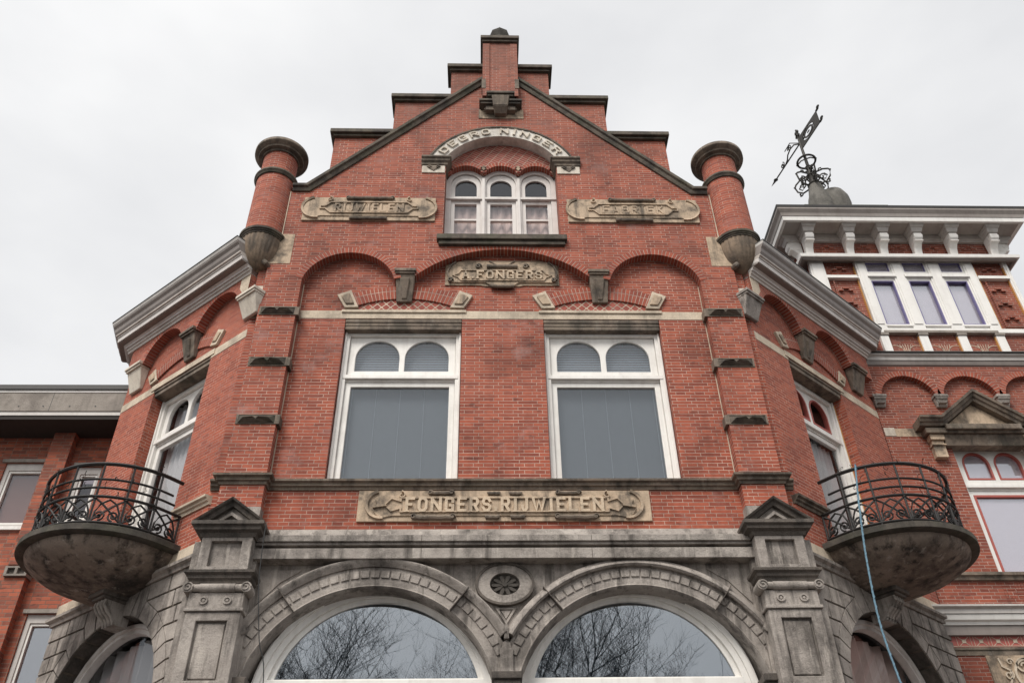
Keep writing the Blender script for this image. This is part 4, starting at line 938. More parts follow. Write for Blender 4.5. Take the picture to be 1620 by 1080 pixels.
    # loops seen through: floor kerb of the railing
# --- body of the house behind: side returns, roofs
b=B()
def roofpts(): pass
ridge=15.9
b.box(-XS+.02,XS-.02,-9,-.5,6.4,12.2); b.build('rear_wall','brick_side',H)
b=B(); v=[(-3.6,-.5,12.2),(3.6,-.5,12.2),(0,-.5,15.6),(-3.6,-9,12.2),(3.6,-9,12.2),(0,-9,15.6)]
ii=[b.P(*q) for q in v]; b.face((ii[0],ii[1],ii[2]));b.face((ii[3],ii[4],ii[5]));b.face((ii[0],ii[2],ii[5],ii[3]));b.face((ii[1],ii[2],ii[5],ii[4]));b.face((ii[0],ii[1],ii[4],ii[3])); b.build('roof','tile',H)
for sx in (-1,1):
    fr=SIDE(sx); L=LEN[sx]
    b=B(); P_=[fr(.0,-.2,0),fr(L,-.2,0),Vector((fr(L,-.2,0).x,9,0)),Vector((sx*2.5,9,0)),Vector((sx*2.5,.4,0))]
    lo_=[b.P(q.x,-q.y,10.0) for q in P_]; hi_=[b.P(q.x,-q.y,11.47) for q in P_]
    b.face(lo_); b.face(hi_)
    for i in range(5): j=(i+1)%5; b.face((lo_[i],lo_[j],hi_[j],hi_[i]))
    b.build('side_roof','tile',H)
b=B(); q_=SIDE(-1)(3.15,-.35,0); b.box(q_.x-.21,q_.x+.15,-9,-q_.y-.01,.1,11.3); b.build('return_wall','brick_side',H)
# ================================================================= TOWER BUILDING (right)
T=empty('tower_house',(8,YB,0),None,'red brick house with a white trimmed square tower at the right edge','building')
ARC=[6.95+1.075*k for k in range(5)]
b=B(RB); b.poly(rect(6.36,12,0.1,11.1),-.0,-.4,[rect(7.40,8.75,7.09,9.40)]); b.build('brick_wall','brick_tower',T)
top=[]
for c in ARC: p_,ra,cza,aa=arcpts(.47,c,10.68,10.28); top+=p_
b=B(RB); b.poly([(6.2,10.24)]+[(6.48,10.24)]+top+[(12,10.24),(12,11.12),(6.2,11.12)],.10,0.001); b.build('arcade','brick_tower',T)
for c in ARC[:4]: ringa(c,ra,cza,aa,fr=RB,d0=.105,d1=.002,wd=.10,p=T)
for c in [6.43]+[x+.5375 for x in ARC[:4]]: bracket(c,10.28,10.06,RB,.10,0,p=T,m='blue',w=.12,pr_=.03)
def wcorn(fr,u0,u1,z,h,dep,p,name,mats=('tower_white','corn_lite','corn_grey'),ret=None):
    c_=empty(name,fr((u0+u1)/2,dep,z),p)
    def path(): return [(u0,-.3),(u0,0),(u1,0),(u1,-.3)]
    bb=B(fr); bb.sweep(path(),[(-.1,z),(dep*.3,z),(dep*.3,z+h*.34),(-.1,z+h*.35)],plane='ud'); bb.build('lower_fascia',mats[0],c_)
    bb=B(fr); bb.sweep(path(),[(-.1,z+h*.35),(dep*.4,z+h*.352),(dep*.45,z+h*.45),(dep*.62,z+h*.5),(dep*.72,z+h*.68),(-.1,z+h*.7)],plane='ud'); bb.build('ovolo',mats[2],c_)
    bb=B(fr); bb.sweep(path(),[(-.1,z+h*.70),(dep*.78,z+h*.702),(dep*.80,z+h*.86),(dep*1.0,z+h*.93),(dep*1.0,z+h),(-.1,z+h+.01)],plane='ud'); bb.build('upper_fascia',mats[1],c_)
    return c_
wcorn(RB,6.05,12,10.70,.40,.20,T,'storey_cornice')
b=B(RB); b.box(6.0,12,.05,.23,11.105,11.125); b.build('lead_flashing','grey',T)
# tower body
PAN=[(6.24,6.83),(9.17,9.75)]; WX=[(7.07,7.50),(7.79,8.20),(8.51,8.92)]
b=B(RB); b.poly(rect(5.97,9.83,11.1,14.3),-.04,-.095,[rect(a-.02,e+.02,11.88,13.02) for a,e in WX]+[rect(a-.02,e+.02,13.2,13.5) for a,e in WX]); b.box(5.97,6.2,-3.6,-.41,11.1,14.3); b.box(9.6,9.83,-3.6,-.41,11.1,14.3); b.build('tower_wall','brick_tower',T)
tw=empty('tower_timberwork',(7.9,YB,11.1),T,label='flaking white painted posts, rails and window surrounds of the tower')
posts=[(5.96,6.24),(6.85,7.05),(7.53,7.76),(8.23,8.48),(8.95,9.15),(9.75,9.84)]
for (a,e) in posts:
    b=B(RB); b.box(a,e,-.05,.03,11.80,13.499); b.box(a+.035,e-.035,.03,.045,11.9,13.42); b.build('post','tower_white',tw,bev=.006)
for a,e in ((6.86,7.01),(7.57,7.73),(8.28,8.44),(8.98,9.14),(5.96,6.22),(9.76,9.84)):
    b=B(RB); b.box(a,e,-.05,.03,11.10,11.69); b.build('short_post','tower_white',tw,bev=.006)
    b=B(RB); b.box(a-.012,e+.012,-.05,.05,11.64,11.70); b.build('post_cap','concrete',tw,bev=.006)
b=B(RB); b.box(5.96,9.84,-.05,.035,11.70,11.80); b.build('sill_rail','tower_white',tw,bev=.01)
b=B(RB); b.box(6.95,9.05,-.02,.055,11.685,11.75); b.build('worn_sill','concrete',tw,bev=.012)
for (a,e) in PAN:
    b=B(RB); b.box(a-.0,e+.0,-.05,.025,13.055,13.13); b.box(a-.01,e+.01,-.05,.05,13.035,13.06); b.build('rail','tower_white',tw,bev=.004)
for (a,e) in WX:
    b=B(RB); b.poly(rect(a-.04,e+.04,11.80,13.498),-.045,.005,[rect(a,e,11.92,13.0),rect(a,e,13.24,13.47)]); b.box(a-.06,e+.06,0,.06,13.07,13.14); b.box(a-.05,e+.05,0,.035,11.86,11.90);b.build('window_surround','tower_white',tw,bev=.004)
    w_=empty('tower_window',RB((a+e)/2,0,11.9),T)
    b=B(RB); b.sweep(rect(a,e,11.92,13.0),[(0,-.06),(0,.002),(.018,.002),(.018,-.06)],closed=True); b.sweep(rect(a,e,13.24,13.47),[(0,-.03),(0,.002),(.012,.002),(.012,-.03)],closed=True); b.build('painted_edge','purple',w_)
    pane(w_,rect(a-.01,e+.01,11.91,13.01),-.06,'glass_pale',fr=RB); pane(w_,rect(a-.01,e+.01,13.23,13.48),-.02,'glass_pale',fr=RB)
e_=empty('roller_blind',RB(8,-.2,11.9),None,'pale grey roller blind behind the three tower windows, sheets above standing in for reflected sky','blind')
b=B(RB); b.box(6.95,9.05,-.105,-.10,11.80,13.15); [b.box(a-.015,e+.015,-.036,-.031,13.205,13.495) for a,e in WX]; b.build('cloth','blind_l',e_)  # pale sheets added close behind the small panes in place of reflected sky
# orange primer at brick edges, dark cross-shaped brick ornaments
b=B(RB)
for (a,e) in PAN:
    for x in (a,e-.012): b.box(x,x+.012,-.04,.004,11.81,13.03); b.box(x,x+.012,-.04,.004,13.14,13.36)
for a,e in ((7.01,7.57),(7.73,8.28),(8.44,8.98)): b.box(a,a+.01,-.04,.004,11.12,11.64); b.box(e-.012,e,-.04,.004,11.12,11.64)
b.split('primer_edge','orange',T)
b=B(RB)
def cross(c,z):
    b.box(c-.06,c+.06,-.042,.012,z+.045,z+.075); b.box(c-.13,c-.055,-.042,.010,z-.005,z+.025); b.box(c+.055,c+.13,-.042,.010,z-.005,z+.025)
for (a,e) in PAN:
    c=(a+e)/2
    for z in (12.75,12.4,12.05,13.28): cross(c,z)
    b.box(a+.12,e-.08,-.042,.008,13.165,13.185); b.box(a+.12,e-.08,-.042,.008,11.87,11.89); b.box(a+.10,a+.12,-.042,.006,11.87,13.0)
for k in range(5):
    cross((6.43,7.165,7.835,8.52,9.26)[k],13.86)
b.split('brick_ornament','brick_tower',T)
# rosette arcs in the low panels
b=B(RB)
for a,e in ((7.01,7.57),(7.73,8.28),(8.44,8.98)):
    c=(a+e)/2
    for s3 in (-1,1): b.sweep(arc(c+s3*.2,11.30,.16,R(0),R(180),12),[(-.006,-.04),(.006,-.04),(.006,-.034),(-.006,-.034)])
    for k in range(-2,3): b.sweep([(c+k*.02,11.30),(c+k*.05,11.48)],[(-.004,-.04),(.004,-.04),(.004,-.034),(-.004,-.034)])
b.split('joint_line','sandl',T)
wc_=empty('window_cornice',RB(7.9,.1,13.4),T)
b=B(RB); b.sweep([(5.97,-.6),(5.97,0),(9.83,0),(9.83,-.6)],[(-.05,13.50),(.09,13.455),(.10,13.42),(.15,13.42),(.155,13.45),(-.05,13.53)],plane='ud'); b.build('bed','corn_grey',wc_)
b=B(RB); b.sweep([(5.97,-.6),(5.97,0),(9.83,0),(9.83,-.6)],[(0,13.50),(.16,13.452),(.20,13.452),(.21,13.52),(0,13.55)],plane='ud'); b.build('fascia','tower_white',wc_)
# roof cornice
rc=empty('roof_cornice',(7.9,YB-.5,14.2),T,label='deep bracketed cornice of the tower, painted off-white')
U0,U1=5.96,9.84
pth=[(U0,-4.0),(U0,0),(U1,0),(U1,-4.0)]
def rcb(pr,m,n): bb=B(RB); bb.sweep(pth,pr,plane='ud'); bb.build(n,m,rc)
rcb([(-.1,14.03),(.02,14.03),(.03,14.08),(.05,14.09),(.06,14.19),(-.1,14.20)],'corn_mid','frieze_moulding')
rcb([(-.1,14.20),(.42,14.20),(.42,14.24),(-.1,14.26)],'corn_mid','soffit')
rcb([(.3,14.215),(.44,14.185),(.45,14.28),(.3,14.29)],'tower_white','fascia')
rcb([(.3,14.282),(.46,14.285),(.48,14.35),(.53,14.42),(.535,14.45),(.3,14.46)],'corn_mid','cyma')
rcb([(.0,14.452),(.54,14.455),(.55,14.50),(.55,14.51),(.0,14.56)],'grey','gutter_edge')
def console(fr,c,name='console'):
    e=empty(name,fr(c,.1,13.5),rc)
    b=B(fr); b.box(c-.13,c+.13,.0,.34,14.14,14.197,(c-.15,c+.15,0,.38)); b.box(c-.10,c+.10,0,.28,14.06,14.14,(c-.12,c+.12,0,.32)); b.build('cap','corn_lite',e,bev=.004)
    b=B(fr)
    prof=[(.0,13.50),(.05,13.50),(.07,13.56),(.08,13.66),(.11,13.76),(.17,13.83),(.23,13.87),(.27,13.92),(.285,13.98),(.27,14.03),(.23,14.06),(.0,14.06)]
    k0=len(b.v)
    for uu in (c-.075,c+.075):
        for d,z in prof: b.P(uu,d,z)
    n=len(prof); b.face(range(n)); b.face(range(n,2*n))
    for i in range(n): j=(i+1)%n; b.face((i,j,n+j,n+i))
    b.build('scroll_body','tower_white',e,bev=.008)
    b=B(fr)
    for s3 in (-1,1):
        pts=[]
        for i in range(24):
            t_=i/23; rr=.075*(1-.8*t_); a=R(-60)+2*PI*1.5*t_; pts.append((c+s3*.078,.205+rr*cos(a),13.975+rr*sin(a)))
        b.tube(pts,.008,5)
    b.box(c-.085,c+.085,.06,.25,13.855,13.87); b.build('volute','tower_white',e)
for c in (6.03,6.83,7.50,8.17,8.87,9.68): console(RB,c)
def LT(u,d,z): return Vector((5.96-d,YB+u,z))
def RTf(u,d,z): return Vector((9.84+d,YB+u,z))
for c in (.12,1.2,2.3): console(LT,c); console(RTf,c)
# roof
b=B(RB); q0=[(5.45,.5),(10.35,.5),(10.35,-4.4),(5.45,-4.4)]; q1=[(6.6,-.3),(9.5,-.3),(9.5,-3.4),(6.6,-3.4)]
b2=B(RB)
z0r=14.52; a_=[b2.P(u,d,z0r) for u,d in ((5.5,.5),(10.3,.5),(10.3,-4.5),(5.5,-4.5))]; m_=[b2.P(u,d,15.7) for u,d in ((6.7,-1.3),(9.6,-1.3),(9.6,-3.2),(6.7,-3.2))]; t_=[b2.P(u,d,17.27) for u,d in ((7.30,-1.95),(9.3,-1.95),(9.3,-2.6),(7.30,-2.6))]
for A,Bb in ((a_,m_),(m_,t_)):
    for i in range(4): j=(i+1)%4; b2.face((A[i],A[j],Bb[j],Bb[i]))
b2.face(t_); b2.face(a_); b2.build('roof','moss',T)
# ridge finial + weather vane
VX,VY=7.72,4.3
fin=empty('weather_vane',(VX,VY,17.3),T,label='ornate iron weather vane with pierced banner on the tower roof')
def VF(u,d,z):   # u along the vane (positive away from the viewer), d sideways
    a=R(-14); return Vector((VX+u*sin(a)+d*cos(a),VY+u*cos(a)-d*sin(a),z))
b=B(VF); b.lathe([(.27,16.95),(.27,17.42),(.25,17.52),(.21,17.64),(.18,17.8),(.16,17.94),(.11,17.98)],0,0,24); b.build('lead_base','lead',fin,True)
b=B(VF); b.lathe([(.0,16.9),(.34,17.0),(.40,17.4),(.39,17.62),(.32,17.82),(.18,17.93),(0,17.96)],.10,.46,24); b.build('lead_dome','lead',fin,True)
b=B(VF); b.lathe([(.03,17.9),(.13,17.94),(.15,17.98),(.13,18.02),(.085,18.05),(.08,18.3),(.11,18.34),(.085,18.38),(.06,18.45),(.06,18.62),(.085,18.66),(.06,18.70),(.04,18.72),(.03,19.75),(0,19.78)],0,0,14); b.lathe([(.15,17.98),(.165,18.0),(.15,18.03)],0,0,14); b.build('spindle','vane',fin,True)
b=B(VF)
for k in range(6):
    a=R(25)+PI/3*k; ca,sa=cos(a),sin(a)
    def q(r,z): return (r*ca,r*sa,z)
    b.tube([q(.06,18.40),q(.30,18.38),q(.42,18.30),q(.46,18.22)],0.0221,5)
    b.tube([q(.46,18.24),q(.42,18.05),q(.30,17.93),q(.14,17.96)],0.0221,5)
    b.tube([q(.14+.075*(1-.8*i/16)*cos(.45*i)+.1,18.15+.10*(1-.8*i/16)*sin(.45*i)) for i in range(17)],0.0187,5)
    b.tube([q(.36+.06*(1-.75*i/14)*cos(-.5*i-1),17.93+.06*(1-.75*i/14)*sin(-.5*i-1)) for i in range(15)],0.0187,5)
    b.lathe([(0,18.21),(.03,18.24),(0,18.27)],.46*ca,.46*sa,8)
    b.lathe([(0,18.36),(.022,18.39),(0,18.42)],.28*ca,.28*sa,8)
    b.tube([q(.08,18.05),q(.16,18.12),q(.18,18.24),q(.12,18.33),q(.07,18.30)],0.0200,5)
    b.tube([q(.30,18.22),q(.36,18.12),q(.30,18.03),q(.24,18.08),q(.27,18.14)],0.0187,5)
    b.tube([q(.18,18.38),q(.22,18.46),q(.28,18.44)],0.0175,5)
    b.tube([q(.04,18.56),q(.11,18.56)],.022,6)
b.build('scroll_bracket','vane',fin,True)
b=B(VF); n=24
b.tube([(.22*cos(2*PI*i/n),.22*sin(2*PI*i/n),18.88) for i in range(n)],.028,6,closed=True)
for k in range(4): a=R(45)+PI/2*k; b.tube([(0,0,18.98),(.12*cos(a),.12*sin(a),18.97),(.22*cos(a),.22*sin(a),18.88),(.25*cos(a),.25*sin(a),18.86)],0.0187,5)
b.build('crown_ring','vane',fin,True)
b=B(VF)
outer=[(-.86,19.36),(.03,19.36),(.03,19.80),(-.86,19.80)]
hole=ell(-.40,19.58,.25,.165,28)
k0=len(b.v)
def vpoly(outer,holes,d0,d1):
    b.poly(outer,d0,d1,holes)
vpoly(outer,[hole],-.012,.012); vpoly(ell(-.40,19.58,.205,.13,24),[ell(-.40,19.58,.155,.085,20)],-.010,.010)
b.box(-.45,-.35,-.006,.006,19.56,19.60); b.tube([(-.40,0,19.70),(-.40,0,19.74)],0.0204,5); b.tube([(-.40,0,19.41),(-.40,0,19.46)],0.0204,5); b.tube([(-.62,0,19.58),(-.66,0,19.58)],0.0204,5); b.tube([(-.14,0,19.58),(-.20,0,19.58)],0.0204,5)
b.build('banner','vane',fin)
b=B(VF)
for z in (19.80,19.37):
    b.tube([(-.86,0,z),(-.96,0,z+.02)],0.0272,5); b.tube([(-.96+.045*cos(.5*i),0,z+.05+.045*sin(.5*i)*(1-i/20)) for i in range(13)],0.0170,5); b.lathe([(0,z-.04),(.03,z),(0,z+.04)],-.9,0,8)
# fleuron above the spindle
for s3 in (-1,1):
    b.tube([(0,0,19.82),(.07*s3,0,19.87),(.05*s3,0,19.93)],0.0238,5); b.tube([(0,0,19.95),(.06*s3,0,20.0),(.04*s3,0,20.06)],0.0238,5); b.tube([(0,0,19.88),(0,.07*s3,19.91)],0.0204,5)
b.tube([(0,0,19.75),(0,0,20.12)],0.0238,5)
b.tube([(0,0,19.60),(.35,0,19.60),(.9,0,19.60),(1.28,0,19.60)],.02,6)
b.tube([(1.28,0,19.60),(1.5,0,19.60)],.035,8,r1=.002); b.lathe([(0,19.54),(.06,19.60),(0,19.66)],1.26,0,10)
b.tube([(.05,0,19.62),(.22,0,19.80),(.40,0,19.84),(.55,0,19.78),(.62,0,19.66),(.75,0,19.60)],0.0187,5)
b.tube([(.05,0,19.66),(.35,0,20.02),(.62,0,20.0)],0.0136,5)
b.tube([(.42+.09*(1-.8*i/18)*cos(.5*i),0,19.90+.09*(1-.8*i/18)*sin(.5*i)) for i in range(19)],0.0153,5)
b.tube([(.85+.09*(1-.8*i/18)*cos(.5*i+2),0,19.71+.09*(1-.8*i/18)*sin(.5*i+2)) for i in range(19)],0.0153,5)
b.build('arrow','vane',fin,True)
# pedimented window of the tower house
pw=empty('pediment',RB(7.93,.3,9.5),T,label='brown stone pediment over the red framed window of the tower house')
pc=7.93; 
b=B(RB); b.sweep([(6.88,9.60),(7.28,9.60),(pc,10.10),(2*pc-7.28,9.60),(2*pc-6.88,9.60)],[(-.02,0),(-.02,.22),(.02,.24),(.03,.27),(.07,.29),(.08,.32),(.12,.33),(.12,0)]); b.build('raking_cornice','sandd',pw)
b=B(RB); b.box(7.30,2*pc-7.30,0,.25,9.50,9.60); b.box(6.97,2*pc-6.97,0,.19,9.46,9.56); b.build('base_cornice','sandd',pw,bev=.01)
b=B(RB); b.poly([(7.33,9.60),(2*pc-7.33,9.60),(pc,10.06)],0,.12); b.build('tympanum','sand',pw)
b=B(RB); b.box(7.27,2*pc-7.27,-.1,.09,9.27,9.46,(7.27,2*pc-7.27,-.1,.14)); b.build('lintel','sandd',pw,bev=.01)
for c in (7.15,2*pc-7.15):
    b=B(RB); b.box(c-.12,c+.12,0,.14,9.36,9.46); b.box(c-.10,c+.10,0,.10,9.28,9.36); b.box(c-.10,c+.10,0,.10,9.05,9.27); b.box(c-.115,c+.115,0,.13,9.26,9.29); b.build('bracket','sand',pw,bev=.008)
b=B(RB); b.box(6.37,6.55,-.02,.01,9.51,9.67); b.build('block','white_stone',T)
b=B(RB); b.box(6.55,7.03,-.02,.006,9.50,9.65); b.box(9.0-.17,12,-.02,.006,9.50,9.65); b.build('stone_band','sand',T)
big_window(7.41,8.74,7.10,9.39,8.64,RB,-.12,T,g='glass_pale',wm='tower_white',edge='redp',archtop=.10)
b=B(RB); b.box(8.72,8.748,-.1,-.01,7.1,9.39); b.build('primer_strip','orange',T)
e_=empty('roller_blind',RB(8,-.3,7.1),None,'pale grey blind behind the red framed window under the pediment','blind'); b=B(RB); b.box(7.48,8.66,-.222,-.214,7.14,9.30); b.build('cloth','blind_l',e_)
b=B(RB); b.sweep([(6.3,0),(12,0)],[(-.02,6.98),(.05,6.98),(.06,7.03),(.09,7.04),(.09,7.085),(-.02,7.09)],plane='ud'); b.build('sill_course','sandd',T)
b=B(RB); 
for k in range(4):
    for j in range(3):
        u=7.35+.19*k+.02; z=6.58+.13*j
        if (k+j)%2: [b.box(u+.045*i,u+.045*i+.036,-.01,.006,z,z+.115) for i in range(4)]
        else: [b.box(u,u+.175,-.01,.006,z+.031*i,z+.031*i+.025) for i in range(4)]
b.build('basketweave_panel','brick_tower',T)
wcorn(RB,6.2,12,6.15,.39,.22,T,'shop_cornice',('corn_grey','corn_lite','tower_white'))
b=B(RB); b.box(6.2,12,-.02,.014,5.88,5.985); b.box(6.2,12,-.02,.03,5.955,5.99); b.build('stone_band','sandd',T)
tb=empty('tile_frieze',RB(8,.02,6.0),T)
b=B(RB); b.box(6.2,12,0,.005,5.99,6.15); b.build('background','redp',tb)
b=B(RB)
for k in range(14):
    c=6.52+.245*k; b.box(c-.028,c+.028,.004,.012,6.055,6.105)
    for (dx,dz) in ((1,1),(-1,1),(1,-1),(-1,-1)): b.sweep([(c+dx*.028,6.08+dz*.025),(c+dx*.075,6.08+dz*.062)],[(-.004,.004),(.004,.004),(.004,.009),(-.004,.009)])
    for dx in (-.1,.1): b.box(c+dx-.003,c+dx+.003,.004,.009,6.005,6.15)
b.box(6.2,9.9,.004,.009,6.008,6.016); b.build('pattern','sandl',tb)
cp_=empty('carved_panel',RB(7.5,.02,5.0),T,label='tan carved stone panel at the lower right edge')
b=B(RB); b.box(6.75,9.2,-.02,.02,5.0,5.876); b.build('slab','sand',cp_)
b=B(RB)
scroll(b,7.22,5.72,.12,.015,.05,1.5,.022); scroll(b,6.98,5.60,.07,.015,.045,1.3,.018,-1,1.); scroll(b,7.05,5.78,.05,.015,.045,1.2,.016)
b.sweep([(6.9,5.83),(6.92,5.72),(7.02,5.66),(7.0,5.55),(6.95,5.45)],[(-.012,.015),(.012,.015),(.012,.045),(-.012,.045)]); b.sweep(arc(7.3,5.6,.22,R(60),R(300),20),[(-.016,.015),(.016,.015),(.016,.05),(-.016,.05)]); b.build('carving','sandl',cp_)
# ================================================================= MODERN BUILDING (left)
Lm=empty('modern_annex',(-8,YL,0),None,'modern brick block with flat concrete roof edge left of the corner house','building')
holes=[rect(-8.15,-7.46,8.20,9.37),rect(-6.97,-6.57,8.29,9.30)]  # annex coordinates scaled about the camera from a nearer wall plane
b=B(LB); b.poly(rect(-14,-6.1,7.3,9.93),0,-.35,holes+[rect(-9.86,-8.9,8.20,9.37)]); b.build('brick_wall','brick_mod',Lm)
b=B(LB); b.poly(rect(-14,-6.1,.1,7.295),-.0,-.35,[rect(-6.99,-6.35,4.79,6.80)]); b.build('lower_wall','brick_mod',Lm)
b=B(LB); b.box(-7.44,-7.10,0.001,.17,7.5,9.85); b.build('brick_pier','brick_mod',Lm)
b=B(LB); b.box(-7.74,-7.12,0.001,.15,3.0,7.30); b.build('brick_pier','brick_mod',Lm)
rf=empty('roof_edge',LB(-9,.6,9.4),Lm)
b=B(LB); b.box(-14,-6.1,-.4,.60,9.99,10.36); b.build('concrete_fascia','concrete',rf,bev=.01)
b=B(LB); b.box(-14,-6.1,-.4,.585,9.92,9.988); b.build('lip','corn_lite',rf)
b=B(LB); b.box(-14,-6.1,-.38,.57,9.85,9.915); b.build('soffit','soffit',rf)
b=B(LB); b.box(-14,-6.1,-.4,.61,10.362,10.41); b.build('white_strip','white',rf)
b=B(LB); b.box(-14,-6.1,-.4,.64,10.412,10.50); b.build('dark_capping','grey',rf)
b=B(LB)
for u in (-7.95,-7.55,-7.12,-6.7): b.poly(ell(u,10.09,.014,.014,8),.60,.604)
for u in (-7.44,-9.9): b.box(u-.004,u+.004,.60,.6015,9.99,10.36)
b.split('formwork_mark','grey',rf)
for (u0,u1,z0,z1,gm) in ((-8.15,-7.46,8.20,9.37,'glass_clear'),(-9.86,-8.9,8.20,9.37,'glass_dark'),(-6.97,-6.57,8.29,9.30,'glass_dark'),(-6.99,-6.35,4.79,6.80,'glass_pale')):
    w_=empty('window',LB((u0+u1)/2,0,z0),Lm)
    b=B(LB); b.poly(rect(u0,u1,z0,z1),-.03,-.12,[rect(u0+.07,u1-.05,z0+.07,z1-.13)]); b.build('frame','corn_lite',w_,bev=.004)
    b=B(LB); b.sweep(rect(u0+.07,u1-.05,z0+.07,z1-.13),[(0,-.11),(0,-.05),(.035,-.05),(.035,-.11)],closed=True); b.build('sash','white',w_)
    pane(w_,rect(u0+.06,u1-.04,z0+.06,z1-.12),-.09,gm,fr=LB)
    b=B(LB); b.box(u0-.04,u1+.04,-.05,.05,z0-.06,z0-.002); b.build('sill','white',w_,bev=.004)
    b=B(LB); b.box(u0-.06,u1+.03,-.03,.03,z1+.002,z1+.06); b.build('head','concrete',w_)
e_=empty('roller_blind',LB(-7.4,-.2,7.8),None,'dark red roller blind behind the window beside the left balcony','blind'); b=B(LB); b.box(-8.12,-7.48,-.14,-.13,8.22,9.27); b.build('cloth','brown_cloth',e_)
e_=empty('roller_blind',LB(-6.4,-.2,7.8),None,'pale pink blind seen through the left balcony railing','blind'); b=B(LB); b.box(-6.95,-6.58,-.24,-.23,8.30,9.0); b.build('cloth','curtain',e_)
b=B(LB); b.poly(rect(-7.44,-7.10,7.31,7.465),-.0,.20,[rect(-7.40,-7.29,7.34,7.435),rect(-7.25,-7.14,7.34,7.435)]); b.build('concrete_vent','concrete',Lm)
b=B(LB); b.box(-7.42,-7.12,.0,.155,7.32,7.45); b.build('vent_back','blued',Lm)
b=B(LB); b.box(-10,-6.2,-1.5,-1.45,4.4,9.8); b.box(-10,-9.95,-1.45,-.36,4.4,9.8); b.box(-6.25,-6.2,-1.45,-.36,4.4,9.8); b.build('room','inside',Lm)
b=B(LB); b.box(-14,-6.3,-8,-1.6,.1,9.85); b.build('rear_block','brick_mod',Lm)
b=B(RB); b.box(6.6,12,-8,-1.0,.1,11.1); b.box(6.0,9.8,-4,-1.0,11.1,14.3); b.build('rear_block','brick_tower',T)
# ================================================================= loose things
P3=[(4.583, 0.03, 7.548), (4.482, 0.06, 7.04), (4.44, 0.09, 6.829), (4.41, 0.1, 6.667), (4.346, 0.1, 6.165), (4.295, 0.1, 5.426), (4.34, 0.1, 4.748),(4.40,.12,4.0),(4.5,.14,2.5),(4.55,.14,.4)]
def smooth(pts,n=6):
    o=[]
    for i in range(len(pts)-1):
        p0=Vector(pts[max(0,i-1)]);p1=Vector(pts[i]);p2=Vector(pts[i+1]);p3=Vector(pts[min(len(pts)-1,i+2)])
        for k in range(n):
            t=k/n; o.append(tuple(.5*((2*p1)+(p2-p0)*t+(2*p0-5*p1+4*p2-p3)*t*t+(3*p1-p0-3*p2+p3)*t**3)))
    return o+[tuple(pts[-1])]
ROPE=smooth(P3)
b=B(); b.tube([(ROPE[0][0]+.03,ROPE[0][1]-.05,ROPE[0][2]-.02),(ROPE[0][0]+.01,ROPE[0][1]-.01,ROPE[0][2]+.03)]+ROPE,.0115,8); 
# second strand twisting round the first
tw_=[]
for i in range(400):
    f_=i/399*(len(ROPE)-1); k=min(int(f_),len(ROPE)-2); t=f_-k; p=Vector(ROPE[k]).lerp(Vector(ROPE[k+1]),t); tw_.append((p.x+.0085*cos(i*.9),p.y+.0085*sin(i*.9),p.z))
b.tube(tw_,.0075,5)
tag(b.build('rope','rope',None,True),'blue rope hanging from the right balcony railing down past the arched window','rope')
b=B(); b.tube(smooth([(-2.86,.30,6.60),(-2.85,.32,6.3),(-2.82,.30,5.8),(-2.72,.28,5.2),(-2.60,.25,4.6),(-2.55,.2,2.0)]),.006,5); tag(b.build('cable','cable',None,True),'thin black cable hanging down beside the left stone pier','cable')
for (x,hh,dd) in ((.86,3.55,-.9),(.55,3.2,-.8)): pass
# ground
def slab(name,x0,x1,y0,y1,z,m,kind='structure',h=.1):
    b=B(); b.box(x0,x1,-y1,-y0,z-h,z); return tag(b.build(name,m),kind=kind)
slab('ground',-400,400,-400,400,-.02,'asphalt')
slab('pavement',-60,60,-4.5,2.4,.11,'paving',h=.125)
slab('kerb',-60,60,-4.65,-4.5,.12,'kerb',h=.135)
slab('far_pavement',-60,60,-19,-13.5,.11,'paving',h=.125)
slab('far_kerb',-60,60,-13.5,-13.35,.12,'kerb',h=.135)
b=B(); b.box(-3.9,3.9,-.6,-.02,.1,2.62); [b.box(s*4.1-.5,s*4.1+.5,-.9,-.3,.1,2.65) for s in (-1,1)]; b.build('plinth','blue',H)
for sx in (-1,1):
    fr=SIDE(sx); b=B(fr); b.box(.0,LEN[sx],-.4,-.01,.1,2.62); b.build('plinth','blue',H)
b=B(); b.box(-3.0,3.0,-2.5,-2.45,2.6,6.2); b.box(-3.0,3.0,-2.45,-.56,6.2,6.25); b.box(-3.05,-3.0,-2.5,-.56,2.6,6.2); b.box(3.0,3.05,-2.5,-.56,2.6,6.2); b.box(-3,3,-2.5,-.56,2.55,2.6); b.build('shop_room','inside',H)
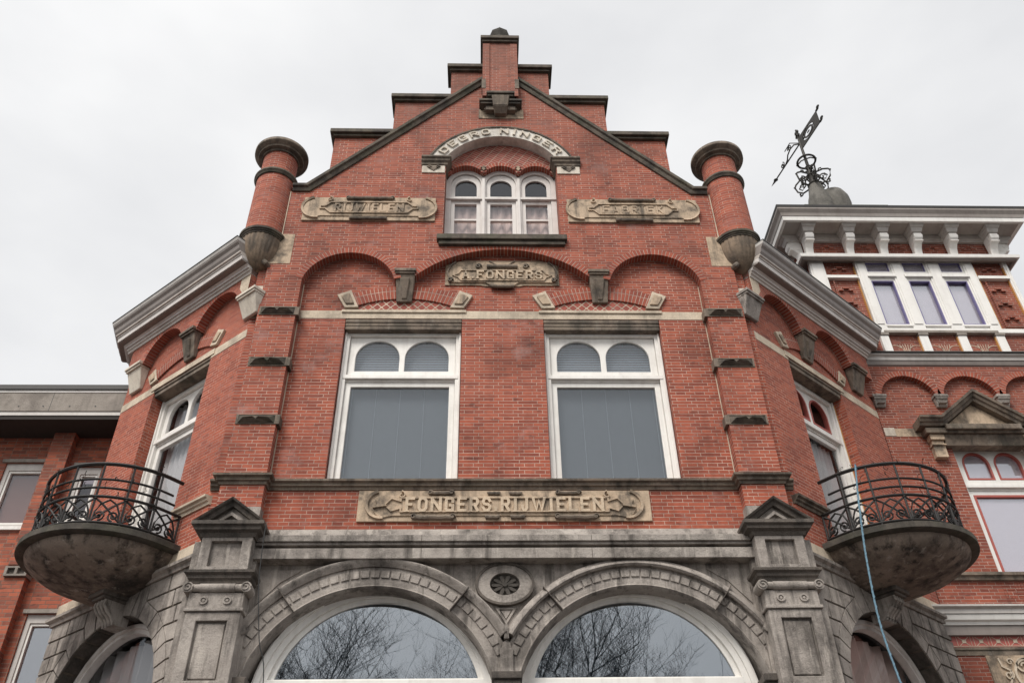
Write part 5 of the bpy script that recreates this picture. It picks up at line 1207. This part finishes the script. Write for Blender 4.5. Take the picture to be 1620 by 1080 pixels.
# net curtains faintly seen in the shop windows
for c,nm in ((-WU,'left'),(WU,'right')):
    b=B(); cv=[(c-1.2+2.4*i/60,-.62+.03*sin(i*.8)) for i in range(61)]
    vv=cv+[(u,d-.008) for u,d in cv][::-1]; A=[b.P(u,d,2.7) for u,d in vv]; C_=[b.P(u,d,5.95) for u,d in vv]
    for i in range(len(vv)): j=(i+1)%len(vv); b.face((A[i],A[j],C_[j],C_[i]))
    tag(b.build('curtain','curtain_g',None,True),'grey net curtain inside the %s of the two big arched shop windows'%nm,'curtain')
# ================================================================= bare street trees behind the viewer, mirrored in the shop windows
def bare_tree(x,y,h,seed,label):
    rnd=random.Random(seed); e=empty('bare_tree',(x,y,0),None,label,'tree','bare trees across the street')
    tr=B(lambda u,d,z:Vector((u,d,z))); cr_=B(lambda u,d,z:Vector((u,d,z)))
    def grow(p,dr,ln,r,lv):
        n=4; pts=[tuple(p)]; q=p.copy(); d=dr.copy()
        for i in range(n):
            d=(d+Vector((rnd.uniform(-.16,.16),rnd.uniform(-.16,.16),rnd.uniform(-.04,.13)))).normalized(); q=q+d*ln/n; pts.append(tuple(q))
            if lv>0 and i>0:
                for _ in range(2 if lv<5 else 1):
                    if rnd.random()<(.55 if lv>2 else .43):
                        ax=Vector((rnd.uniform(-1,1),rnd.uniform(-1,1),rnd.uniform(-.1,.55))).normalized(); nd=(d*.6+ax*.95).normalized()
                        grow(q.copy(),nd,ln*rnd.uniform(.45,.72),max(.0055,r*.42),lv-1)
        (tr if lv>=4 else cr_).tube(pts,r,5 if lv>2 else 3,r1=r*.55)
        if lv>0:
            for _ in range(2):
                ax=Vector((rnd.uniform(-1,1),rnd.uniform(-1,1),rnd.uniform(0,.4))).normalized(); grow(q.copy(),(d*.8+ax*.7).normalized(),ln*rnd.uniform(.6,.8),r*.55,lv-1)
    grow(Vector((x,y,0)),Vector((.02,0,1)),h*.42,h*.0105,6)
    tr.build('trunk','bark',e); cr_.build('crown','bark',e)
bare_tree(-5.1,-26,15.2,3,'tall bare tree across the street, mirrored in the left shop window')
bare_tree(3.5,-25,15.4,11,'bare tree across the street, mirrored in the right shop window')
bare_tree(-.2,-32,17.2,21,'bare tree furthest from the house, between the two others')
